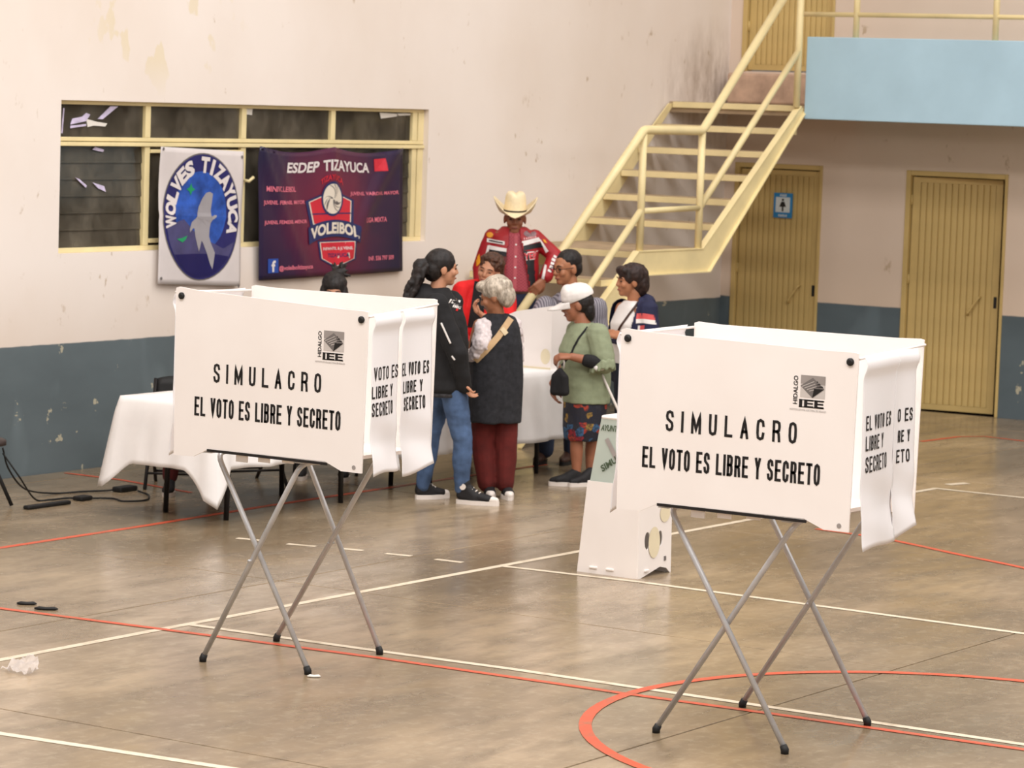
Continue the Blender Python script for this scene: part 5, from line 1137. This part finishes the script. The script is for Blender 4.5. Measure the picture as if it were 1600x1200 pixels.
    jp('yellow_patch', [(-0.335, 1.21), (-0.31, 1.25), (-0.30, 1.18), (-0.33, 1.15)], YEP, 0.010); jp('yellow_patch', [(0.165, 1.375), (0.185, 1.37), (0.20, 1.345), (0.18, 1.35)], YEP, 0.010)
    OK_ = soft('grey_patch', rgb(128, 100, 104), 0.6, 0.4, 40); jp('round_patch', ring2d(0.068, 1.415, 0.048, 0.026, 20), OK_, 0.009)
    decal('lettering', move2d(text2d('YEK', 0.12, 0.062, 0.05), 0.026, 1.212, 0.12), m, WHT, j, 0.011); decal('lettering', move2d(text2d('YEK', 0.11, 0.05, 0.03), 0.031, 1.218, 0.12), m, BRL, j, 0.013)
    decal('lettering', move2d(text2d('YEK', 0.11, 0.05, 0.03), -0.225, 1.15, -0.05), m, BRL, j, 0.011)
    decal('small_print', move2d(bars2d(5, 0.14, 0.03), 0.235, 1.125, 1.25), m, WHT, j, 0.011)
    decal('small_print', move2d(bars2d(6, 0.10, 0.016), 0.02, 1.368, 0.18), m, PLT, j, 0.010)
    jp('cuff_stripe', [(0.165, 1.08), (0.185, 1.19), (0.202, 1.18), (0.185, 1.075)], WHT, 0.011)
    # hair under the hat, then the hat itself
    b = Blob(); b.ell(H(0, -0.03, 0.03), (0.082, 0.09, 0.07), H.ax); b.build('hair', HBLK, o, 0.007, 1)
    HM = soft('cream_straw', rgb(232, 214, 176), 0.6, 0.06, 60, 0, 0.2)
    n = 48; prof = []
    vs = []; R_ = [(0.088, 0.0), (0.094, 0.002), (0.115, -0.004), (0.14, -0.004), (0.165, 0.0), (0.185, 0.004), (0.2, 0.006)]
    def hp(r, th, z):
        x = math.cos(th)*r*0.92; y = math.sin(th)*r*1.12
        e = max(0, (r-0.094)/0.106); lift = e**1.5*(0.105*abs(math.cos(th))**1.3)-e*0.030*abs(math.sin(th))**2-0.018*math.sin(PI*min(1, e))*abs(math.cos(th))
        xx = x*(1-0.10*e*abs(math.cos(th))); return H(xx, y*(1-0.12*e)-0.005, z+lift)
    hz = 0.05; vs = []
    for r, z in R_: vs += [hp(r, 2*PI*i/n, hz+z) for i in range(n)]
    fs = [(k_*n+i, k_*n+(i+1) % n, (k_+1)*n+(i+1) % n, (k_+1)*n+i) for k_ in range(len(R_)-1) for i in range(n)]
    hat = from_py('cowboy_hat', vs, fs, HM, o, smooth=True); md = hat.modifiers.new('thickness', 'SOLIDIFY'); md.thickness = 0.005; md.offset = 0
    cr = []; CR = [(1.0, 0.0), (0.98, 0.03), (0.94, 0.07), (0.89, 0.105), (0.82, 0.135), (0.68, 0.15), (0.4, 0.146), (0.02, 0.140)]
    for f_, z in CR:
        for i in range(n):
            th = 2*PI*i/n; dent = 0.016*max(0, 1-abs(math.cos(th))*2.5)*(z > 0.12)
            cr.append(H(math.cos(th)*0.094*0.92*f_, math.sin(th)*0.094*1.10*f_-0.005, hz+z-dent-(0.014*max(0, 1-f_*1.5) if z > 0.1 else 0)))
    fs = [(k_*n+i, k_*n+(i+1) % n, (k_+1)*n+(i+1) % n, (k_+1)*n+i) for k_ in range(len(CR)-1) for i in range(n)]+[tuple(range((len(CR)-1)*n, len(CR)*n))]
    from_py('hat_crown', cr, fs, HM, hat, smooth=True)
    bd = [H(math.cos(2*PI*i/n)*0.0955*0.92, math.sin(2*PI*i/n)*0.0955*1.10-0.005, hz+z) for z in (0.006, 0.018) for i in range(n)]
    from_py('hat_band', bd, [(i, (i+1) % n, n+(i+1) % n, n+i) for i in range(n)], M_BLACK, hat)
    for x in (-0.12, 0.06): shoe(o, (x, 0.09), (0, -1), 0.27, 0, BRN, M_BLACK)
cowboy()

# ---- man in striped shirt with glasses
def striped_man():
    H = headframe((-0.025, 0.0, 1.428), (-0.80, -0.58, -0.14)); fa = math.radians(-40)
    hips = [(-0.10, 0.02, 0.78), (0.06, 0.05, 0.78)]; kn = [(-0.13, 0.0, 0.42), (0.05, 0.03, 0.42)]; an = [(-0.13, 0.0, 0.08), (0.06, 0.06, 0.08)]
    shL, elL, wrL = (0.205, 0.03, 1.15), (0.25, 0.0, 0.90), (0.10, -0.20, 0.82); shR, elR, wrR = (-0.17, 0.0, 1.15), (-0.26, -0.06, 0.98), (-0.27, -0.05, 0.83)
    def body(b):
        add_head(b, H, 1.05); b.cap((0.0, 0.02, 1.35), 0.056, (0.015, 0.03, 1.22), 0.066)
        b.loft([((-0.02, 0.03, 0.75), 0.17, 0.13, fa), ((-0.01, 0.03, 0.92), 0.17, 0.135, fa), ((0.01, 0.03, 1.08), 0.18, 0.13, fa), ((0.02, 0.03, 1.20), 0.165, 0.085, fa)])
        legs(b, hips, kn, an); arm(b, shL, elL, wrL, 1.1); arm(b, shR, elR, wrR, 1.1)
        add_hand(b, wrL, (-0.8, -0.4, -0.2), (0, 0, -1), -1, 0.5); add_hand(b, wrR, (-0.5, -0.5, -0.4), (0, 0, -1), 1, 0.4)
    o = person((19.111, 12.07, 0), 'man with glasses and black hair in a grey striped shirt behind the screen box', SK1, body)
    add_face(H, o, 1.05)
    b = Blob()
    for h, k, a in zip(hips, kn, an): b.cap(h, 0.092, k, 0.07, V3(a)+f0(0, 0, 0.02), 0.06)
    b.loft([((-0.02, 0.03, 0.70), 0.175, 0.135, fa), ((-0.02, 0.03, 0.86), 0.172, 0.135, fa)]); b.build('jeans', soft('slate_denim', rgb(52, 62, 84), 0.85, 0.2, 10), o, 0.009, 2)
    t = NT('striped_cotton', 0.8); oo = t.obj(); x = t.node('ShaderNodeSeparateXYZ'); t.link(oo, x.inputs[0])
    w = t.math('SINE', t.math('MULTIPLY', t.math('ADD', x.outputs[0], t.math('MULTIPLY', x.outputs[1], 0.5)), 330.0)); t.color(t.ramp(t.math('MULTIPLY_ADD', w, 0.5), [(0.35, rgb(92, 88, 98)), (0.60, rgb(150, 145, 152))]))
    t.n[-1] if False else None
    b = Blob(); b.loft([((-0.02, 0.03, 0.78), 0.195, 0.155, fa), ((-0.01, 0.03, 0.95), 0.20, 0.16, fa), ((0.01, 0.03, 1.08), 0.205, 0.155, fa), ((0.02, 0.03, 1.18), 0.19, 0.12, fa), ((0.02, 0.03, 1.245), 0.10, 0.085, fa)])
    b.cap(shL, 0.076, elL, 0.064, wrL, 0.045); b.cap(shR, 0.076, elR, 0.062, wrR, 0.045)
    s = b.build('striped_shirt', t.m, o, 0.008, 3, (0.006, (7, 7, 9), 2))
    COLR = soft('grey_collar', rgb(140, 136, 146), 0.8)
    Blob().hulls([((-0.075, -0.05, 1.20), 0.010), ((-0.05, -0.03, 1.265), 0.010), ((0.03, -0.055, 1.25), 0.010), ((0.01, -0.085, 1.165), 0.008)]).build('collar', COLR, s, 0.006, 1)
    Blob().hulls([((0.06, -0.04, 1.24), 0.010), ((0.095, 0.02, 1.275), 0.010), ((0.05, -0.02, 1.28), 0.008)]).build('collar', COLR, s, 0.006, 1)
    b = Blob(); b.ell(H(0, -0.030, 0.050), (0.084, 0.102, 0.086), H.ax); b.ell(H(0, -0.062, 0.0), (0.082, 0.058, 0.078), H.ax); b.build('hair', HBLK, o, 0.006, 1, (0.003, (40, 40, 20), 2))
    g = empty('glasses', (0, 0, 0)); g.parent = o
    for s_ in (-1, 1):
        tube('lens_rim', [H(s_*(0.034)+0.026*math.cos(a*PI/8), 0.100, 0.002+0.018*math.sin(a*PI/8)) for a in range(17)], 0.0022, M_BLACK, g, 6)
        tube('temple_arm', [H(s_*0.060, 0.098, 0.006), H(s_*0.082, 0.04, 0.008), H(s_*0.086, -0.01, 0.006)], 0.0022, M_BLACK, g, 6)
    tube('bridge', [H(-0.009, 0.104, 0.006), H(0.009, 0.104, 0.006)], 0.0022, M_BLACK, g, 6)
    for i, x_ in enumerate((-0.13, 0.06)): shoe(o, (x_, 0.09+0.05*i), (-0.3, -1), 0.26, 0, BRN, M_BLACK)
striped_man()

# ---- woman in green top and white cap
def green_woman():
    H = headframe((-0.062, 0.0, 1.245), (-0.98, -0.05, -0.22)); fa = math.radians(-62)
    hips = [(-0.03, -0.06, 0.60), (0.06, 0.07, 0.60)]; kn = [(-0.03, -0.05, 0.33), (0.08, 0.07, 0.33)]; an = [(-0.022, -0.05, 0.08), (0.073, 0.06, 0.08)]
    shL, elL, wrL = (0.085, -0.13, 1.05), (0.13, -0.19, 0.86), (-0.085, -0.25, 0.905); shR, elR, wrR = (-0.05, 0.13, 1.05), (-0.10, 0.17, 0.84), (-0.205, 0.08, 0.69)
    def body(b):
        add_head(b, H, 1.0); b.cap((-0.03, 0.0, 1.17), 0.052, (0.0, 0.0, 1.06), 0.062)
        b.loft([((0.02, 0, 0.52), 0.15, 0.13, fa), ((0.02, 0, 0.70), 0.15, 0.14, fa), ((0.0, 0, 0.92), 0.15, 0.14, fa), ((0.01, 0.0, 1.07), 0.135, 0.09, fa)])
        legs(b, hips, kn, an, 0.86); arm(b, shL, elL, wrL, 1.1); arm(b, shR, elR, wrR, 1.1)
        add_hand(b, wrL, (-0.95, -0.05, 0.02), (0, 0.4, -0.9), -1, 0.8, 0.95); add_hand(b, wrR, (0.05, 0.0, -1), (0.8, 0.3, 0), 1, 0.5, 0.92)
    o = person((18.16, 11.332, 0), 'woman in a white cap, sage green top and flowered skirt, facing left', SK3, body)
    add_face(H, o, 1.0)
    t = NT('flowered_cotton', 0.8); oo = t.obj(); v = t.node('ShaderNodeTexVoronoi'); v.inputs['Scale'].default_value = 20; t.link(oo, v.inputs['Vector'])
    hs = t.node('ShaderNodeSeparateXYZ'); t.link(v.outputs['Color'], hs.inputs[0])
    c = t.ramp(hs.outputs[0], [(0.0, rgb(30, 32, 46)), (0.30, rgb(40, 40, 50)), (0.42, rgb(168, 60, 40)), (0.56, rgb(34, 34, 44)), (0.68, rgb(52, 92, 130)), (0.78, rgb(30, 30, 42)), (0.90, rgb(150, 118, 54)), (0.96, rgb(140, 34, 44))], 'CONSTANT')
    n_ = t.noise(oo, 60, 3); t.color(t.mix(t.ramp(n_, [(0.45, BW(0)), (0.55, BW(0.7))]), c, rgb(32, 30, 40)))
    b = Blob(); b.loft([((0.008, 0, 0.315), 0.125, 0.118, fa), ((0.012, 0, 0.40), 0.145, 0.135, fa), ((0.022, 0, 0.56), 0.155, 0.145, fa), ((0.022, 0, 0.66), 0.15, 0.135, fa)]); b.build('flowered_skirt', t.m, o, 0.008, 2, (0.006, (14, 14, 4), 2))
    b = Blob(); b.loft([((0.028, 0, 0.575), 0.165, 0.152, fa), ((0.026, 0, 0.64), 0.165, 0.155, fa), ((0.02, 0, 0.78), 0.165, 0.165, fa), ((0.0, 0, 0.93), 0.165, 0.168, fa), ((0.002, 0, 1.04), 0.155, 0.125, fa), ((0.0, 0, 1.10), 0.10, 0.09, fa), ((-0.005, 0, 1.125), 0.062, 0.062, fa)])
    b.cap(shL, 0.085, (0.125, -0.165, 0.92), 0.085, (0.14, -0.185, 0.86), 0.07); b.cap(shR, 0.08, elR, 0.07)
    g = b.build('green_top', GREENF, o, 0.008, 3, (0.005, (10, 10, 16), 3))
    b = Blob(); rnd = random.Random(4)
    for k in range(20):
        a = k/20*2*PI; c = V3((0.125+0.068*math.cos(a), -0.20+0.05*math.sin(a), 0.845+0.025*math.cos(a+0.8)+0.012*(k % 2))); b.cap(c, 0.020, c+f0(0.012*math.cos(a), 0.015*math.sin(a), -0.035), 0.013)
    b.build('sleeve_frill', GREENF, g, 0.006, 2)
    b = Blob(); b.cap((0.10, -0.205, 0.862), 0.052, (0.02, -0.235, 0.882), 0.046); b.build('black_undersleeve', BLKF, o, 0.007, 2)
    b = Blob(); b.cap((0.085, -0.245, 0.835), 0.024, (0.125, -0.235, 0.842), 0.024); b.build('white_cuff', WHT, o, 0.006, 2)
    b = Blob(); b.ell(H(0, -0.04, 0.01), (0.084, 0.085, 0.085), H.ax); b.ell(H(0, -0.075, -0.05), (0.07, 0.045, 0.085), H.ax); b.build('hair', HBLK, o, 0.006, 1, (0.004, (40, 40, 20), 2))
    b = Blob(); b.ell(H(0, -0.018, 0.060), (0.090, 0.112, 0.084), H.ax); b.ell(H(0, 0.045, 0.085), (0.068, 0.046, 0.060), H.ax)
    cp = b.build('white_cap', WHT, o, 0.006, 2, (0.004, (14, 14, 14), 2))
    bm = bmesh.new(); bm.from_mesh(cp.data); lo_ = H(0, 0, 0.030); bmesh.ops.bisect_plane(bm, geom=bm.verts[:]+bm.edges[:]+bm.faces[:], plane_co=lo_, plane_no=(H.ax[2]*0.98+H.ax[1]*0.2), clear_inner=True); bm.to_mesh(cp.data); bm.free()
    md = cp.modifiers.new('thickness', 'SOLIDIFY'); md.thickness = 0.004; md.offset = 1
    vs = []; n = 20
    for r in range(6):
        for i in range(n+1):
            a = PI*(i/n); f = 0.070+0.03*math.sin(a)+r/5*0.105*math.sin(a)**0.7; vs.append(H(0.088*math.cos(a)*(1-0.12*r/5), f*1.0 if 0 < i < n else 0.05, 0.030-0.030*(r/5)-0.012*math.cos(a)**2*(r/5)))
    fs = [(r*(n+1)+i, r*(n+1)+i+1, (r+1)*(n+1)+i+1, (r+1)*(n+1)+i) for r in range(5) for i in range(n)]
    vz = from_py('cap_visor', vs, fs, WHT, cp, smooth=True); md = vz.modifiers.new('thickness', 'SOLIDIFY'); md.thickness = 0.006; md.offset = 0
    Blob().ell(H(0, -0.018, 0.145), (0.009, 0.009, 0.005), H.ax).build('cap_button', WHT, cp, 0.003, 1)
    bvg = bvh_of(g); q = cast_path(bvg, [(0.015, 1.10), (-0.04, 1.03), (-0.075, 0.96), (-0.085, 0.93)], 0.004, 8); q += [V3((-0.115, -0.24, 0.89)), V3((-0.155, -0.27, 0.845))]
    strap('bag_strap', q, 0.014, 0.004, BLKF, o)
    shoe(o, (0.012, -0.05), (-1, -0.1), 0.225, 0, SHOEB, SOLE); shoe(o, (0.105, 0.02), (-0.75, -0.6), 0.225, 0, SHOEB, SOLE)
    # handbag hanging from her hand and the pale cane on her arm
    b = Blob(); b.hulls([((0, 0, 0.185), 0.022), ((-0.03, 0.01, 0.14), 0.03), ((0.03, -0.01, 0.14), 0.03), ((-0.035, 0.01, 0.045), 0.034), ((0.035, -0.01, 0.045), 0.034)])
    R = Matrix.Rotation(VIEW, 3, 'Z'); base = V3((18.16, 11.332, 0))
    hb = b.build('handbag', BLKF, None, 0.007, 3, (0.004, (18, 18, 10), 2)); hb.location = base+R@V3((-0.162, -0.27, 0.625)); hb.rotation_euler = (0, 0, VIEW)
    tag(hb, 'small black handbag hanging in front of the woman in the green top', 'handbag')
    tube('handle', [(-0.02, 0, 0.20), (-0.012, 0, 0.245), (0.01, 0, 0.27), (0.025, 0, 0.245), (0.022, 0, 0.20)], 0.006, M_LGREY, hb, 8)
    ca = tag(empty('walking_cane', base+R@V3((0.50, -0.12, 0)), VIEW), 'white walking cane leaning from the arm of the woman in the green top', 'cane')
    tube('shaft', [(0, 0, 0.03), (-0.385, 0.0, 0.80)], 0.009, SOLE, ca, 8); tube('rubber_tip', [(0.006, 0, 0.0), (-0.010, 0, 0.045)], 0.013, M_BLACK, ca, 8)
    tube('crook', bend([(-0.383, 0, 0.795), (-0.41, 0, 0.85), (-0.47, 0, 0.85), (-0.465, 0, 0.80)], 0.03), 0.010, SOLE, ca, 8)
green_woman()

# ---- woman in navy striped jacket, arms folded
def navy_woman():
    H = headframe((-0.080, 0.0, 1.405), (-0.93, -0.30, -0.05)); fa = math.radians(-55)
    hips = [(-0.09, -0.03, 0.76), (0.0, 0.08, 0.76)]; kn = [(-0.09, -0.03, 0.42), (0.0, 0.08, 0.42)]; an = [(-0.08, -0.02, 0.08), (0.01, 0.08, 0.08)]
    shL, elL, wrL = (0.045, -0.10, 1.20), (0.075, -0.14, 0.985), (-0.14, -0.19, 1.015); shR, elR, wrR = (-0.13, 0.12, 1.20), (-0.17, 0.10, 0.98), (-0.11, -0.13, 0.985)
    def body(b):
        add_head(b, H, 0.98); b.cap((-0.05, 0.0, 1.33), 0.048, (-0.04, 0.01, 1.22), 0.056)
        b.loft([((-0.045, 0.02, 0.72), 0.15, 0.115, fa), ((-0.05, 0.02, 0.90), 0.14, 0.115, fa), ((-0.055, 0.01, 1.08), 0.15, 0.12, fa), ((-0.045, 0.01, 1.22), 0.14, 0.085, fa)])
        legs(b, hips, kn, an); arm(b, shL, elL, wrL); arm(b, shR, elR, wrR)
        add_hand(b, wrL, (-0.6, 0.3, 0.2), (0, 0.5, -0.5), -1, 0.5, 0.95); add_hand(b, wrR, (0.8, -0.2, 0.0), (0, 0.5, -0.3), 1, 0.5, 0.95)
    o = person((18.88, 11.325, 0), 'dark-haired woman with folded arms in a navy jacket striped red and white', SK1, body)
    o.scale = (0.99, 0.99, 0.985); add_face(H, o, 0.98)
    b = Blob()
    for h, k, a in zip(hips, kn, an): b.cap(h, 0.088, k, 0.068, V3(a)+f0(0, 0, 0.02), 0.055)
    b.loft([((-0.045, 0.02, 0.68), 0.158, 0.125, fa), ((-0.045, 0.02, 0.82), 0.155, 0.125, fa)]); b.build('trousers', soft('dark_navy_twill', rgb(22, 24, 38), 0.85, 0.2), o, 0.009, 2)
    b = Blob(); b.loft([((-0.05, 0.02, 0.815), 0.155, 0.135, fa), ((-0.055, 0.015, 0.97), 0.15, 0.135, fa), ((-0.06, 0.01, 1.10), 0.155, 0.14, fa), ((-0.05, 0.01, 1.22), 0.12, 0.095, fa), ((-0.05, 0.01, 1.265), 0.07, 0.066, fa)]); tp = b.build('white_top', WHT, o, 0.008, 3, (0.005, (9, 9, 9), 2))
    b = Blob(); b.loft([((-0.035, 0.025, 0.86), 0.172, 0.145, fa), ((-0.04, 0.02, 1.0), 0.172, 0.15, fa), ((-0.04, 0.015, 1.12), 0.178, 0.145, fa), ((-0.035, 0.015, 1.22), 0.155, 0.11, fa), ((-0.035, 0.01, 1.29), 0.085, 0.08, fa)])
    b.cap(shL, 0.078, elL, 0.066, (-0.11, -0.18, 1.01), 0.048); b.cap(shR, 0.07, elR, 0.06, wrR, 0.045); b.hulls([((0.03, 0.06, 1.27), 0.045), ((0.05, -0.04, 1.26), 0.05), ((0.06, 0.03, 1.18), 0.06)])
    j = b.build('navy_jacket', NAVF, o, 0.008, 3, (0.006, (8, 8, 9), 2))
    bm = bmesh.new(); bm.from_mesh(j.data)
    def inopen(p): return p.z > 1.045 and p.y < 0.12 and -0.30 < p.x < -0.075+0.055*(p.z-1.05)/0.22 and p.x+0.35*p.y < -0.085+0.055*(p.z-1.05)/0.22
    def inopen2(p): return p.z < 0.955 and p.x < -0.06 and p.y < 0.08
    bmesh.ops.delete(bm, geom=[f for f in bm.faces if inopen(f.calc_center_median()) or inopen2(f.calc_center_median())], context='FACES'); bm.to_mesh(j.data); bm.free()
    md = j.modifiers.new('thickness', 'SOLIDIFY'); md.thickness = 0.004; md.offset = 1
    m = onto(bvh_of(j)); RS = soft('coral_red_stripe', rgb(206, 84, 84), 0.7)
    decal('red_stripe', gridpoly([(-0.03, 1.185), (0.02, 1.19), (0.118, 1.175), (0.122, 1.14), (0.02, 1.15), (-0.035, 1.145)], 0.012), m, RS, j, 0.006)
    decal('white_stripe', gridpoly([(-0.035, 1.145), (0.02, 1.15), (0.122, 1.14), (0.12, 1.11), (0.02, 1.12), (-0.035, 1.115)], 0.012), m, WHT, j, 0.006)
    decal('red_stripe', gridpoly([(-0.005, 1.10), (0.025, 1.105), (0.02, 0.96), (-0.01, 0.96)], 0.012), m, RS, j, 0.006); decal('white_stripe', gridpoly([(-0.02, 1.10), (-0.005, 1.10), (-0.01, 0.96), (-0.025, 0.96)], 0.012), m, WHT, j, 0.006)
    decal('red_stripe', gridpoly([(-0.15, 1.015), (-0.10, 1.02), (-0.10, 1.005), (-0.15, 1.0)], 0.012), m, RS, j, 0.006)
    q = cast_path(bvh_of(tp), [(-0.02, 1.26), (-0.08, 1.18), (-0.14, 1.09), (-0.165, 1.03)], 0.006, 8); strap('lanyard', q, 0.016, 0.004, BRN, o)
    b = Blob(); a = H.ax; b.ell(H(0, -0.025, 0.045), (0.098, 0.108, 0.088), a); b.ell(H(0, -0.07, -0.02), (0.09, 0.07, 0.10), a); b.ell(H(0, 0.055, 0.075), (0.075, 0.045, 0.04), a)
    b.build('hair', HDK, o, 0.006, 1, (0.009, (24, 24, 12), 2))
    for x_, y_ in ((-0.05, 0.02), (0.03, 0.12)): shoe(o, (x_, y_), (-0.9, -0.4), 0.23, 0, SHOEB, SOLE)
navy_woman()

# ---- two seated people behind the tables
def seated(loc, label, hairkind, lean, bottom, topm, skin, headz, headu, shoes):
    v = -0.12-lean*0.5
    H = headframe((headu, v, headz), (0.0, -0.95, -0.30)); fa = 0.0; sz = headz-0.235
    hips = [(-0.09, 0.06, 0.52), (0.09, 0.06, 0.52)]; kn = [(-0.11, -0.34, 0.50), (0.11, -0.34, 0.50)]; an = [(-0.15, -0.28, 0.09), (0.14, -0.27, 0.09)]
    sh = [(headu-0.17, v+0.08, sz), (headu+0.17, v+0.08, sz)]; el = [(headu-0.22, v-0.08, 0.86), (headu+0.22, v-0.08, 0.86)]; wr = [(headu-0.08, v-0.24, 0.79), (headu+0.08, v-0.24, 0.79)]
    rg = lambda g: [((0, 0.08, 0.47), 0.16+g, 0.12+g, fa), ((headu*0.3, 0.07, 0.66), 0.14+g, 0.11+g, fa), ((headu*0.7, (v+0.12)*0.7, sz-0.14), 0.155+g, 0.115+g, fa), ((headu, v+0.09, sz+0.02), 0.14+g, 0.085+g, fa)]
    def body(b):
        add_head(b, H, 0.98); b.cap((headu, v+0.03, headz-0.07), 0.046, (headu, v+0.09, sz+0.03), 0.054); b.loft(rg(0)); legs(b, hips, kn, an)
        for i in (0, 1): arm(b, sh[i], el[i], wr[i]); add_hand(b, wr[i], (0.3-0.6*i, -0.9, -0.1), (0, 0, -1), 1-2*i, 0.4, 0.95)
    o = person(loc, label, skin, body); add_face(H, o, 0.98, M_BROW, M_LIP, True)
    b = Blob()
    for h, k, a in zip(hips, kn, an): b.cap(h, 0.09, k, 0.07, V3(a)+f0(0, 0, 0.03), 0.052)
    b.build('trousers', bottom, o, 0.009, 2)
    b = Blob(); b.loft(rg(0.025)+[((headu, v+0.08, sz+0.07), 0.075, 0.07, fa)])
    for i in (0, 1): b.cap(sh[i], 0.068, el[i], 0.056, wr[i], 0.042)
    b.build('sweater', topm, o, 0.009, 2)
    b = Blob(); a = H.ax; b.ell(H(0, -0.022, 0.042), (0.088, 0.104, 0.088), a); b.ell(H(0, -0.06, -0.03), (0.092, 0.07, 0.10), a); b.ell(H(0.07, 0.01, -0.03), (0.03, 0.05, 0.08), a); b.ell(H(-0.07, 0.01, -0.03), (0.03, 0.05, 0.08), a)
    hr = b.build('hair', HBLK, o, 0.006, 1, (0.004, (30, 30, 14), 2))
    if hairkind:
        b = Blob(); rnd = random.Random(2); b.ell((headu+0.02, v+0.05, headz+0.115), (0.05, 0.045, 0.04))
        for k in range(26):
            a_ = rnd.uniform(-0.7, 2.0); p = V3((headu+0.02, v+0.05, headz+0.115)); d = V3((math.sin(a_), rnd.uniform(-0.4, 0.4), math.cos(a_)*0.75)).normalized(); b.cap(p, 0.018, p+d*rnd.uniform(0.05, 0.095), 0.005)
        b.build('messy_bun', HBLK, hr, 0.005, 1)
    for a in an: shoe(o, (a[0], a[1]+0.05), (0, -1), 0.24, 0, SHOEB, SOLE)
R90 = Matrix.Rotation(VIEW, 3, 'Z')
seated((17.35, 12.90, 0), 'seated woman with a messy dark bun looking down behind the left booth', True, 0.12, DENK, soft('grey_sweater', rgb(110, 104, 104), 0.9), SK2, 1.285, 0.03, SHOEB)
chair(V3((17.35, 12.90, 0))+R90@V3((0.0, 0.12, 0)), VIEW, 'dark folding chair under the seated woman with the messy bun')
seated((16.0, 12.95, 0), 'person in dark red trousers seated behind the left table, feet showing below it', False, 0.3, soft('maroon_cloth', rgb(84, 24, 24), 0.85), BLKF, SK4, 1.16, 0.14, SHOEB)
chair(V3((16.0, 12.95, 0))+R90@V3((-0.12, 0.12, 0)), VIEW, 'dark folding chair behind the left table, backrest showing beside the booth')
chair(V3((16.50, 12.95, 0)), VIEW+0.5, 'empty dark folding chair between the two cloth-covered tables')
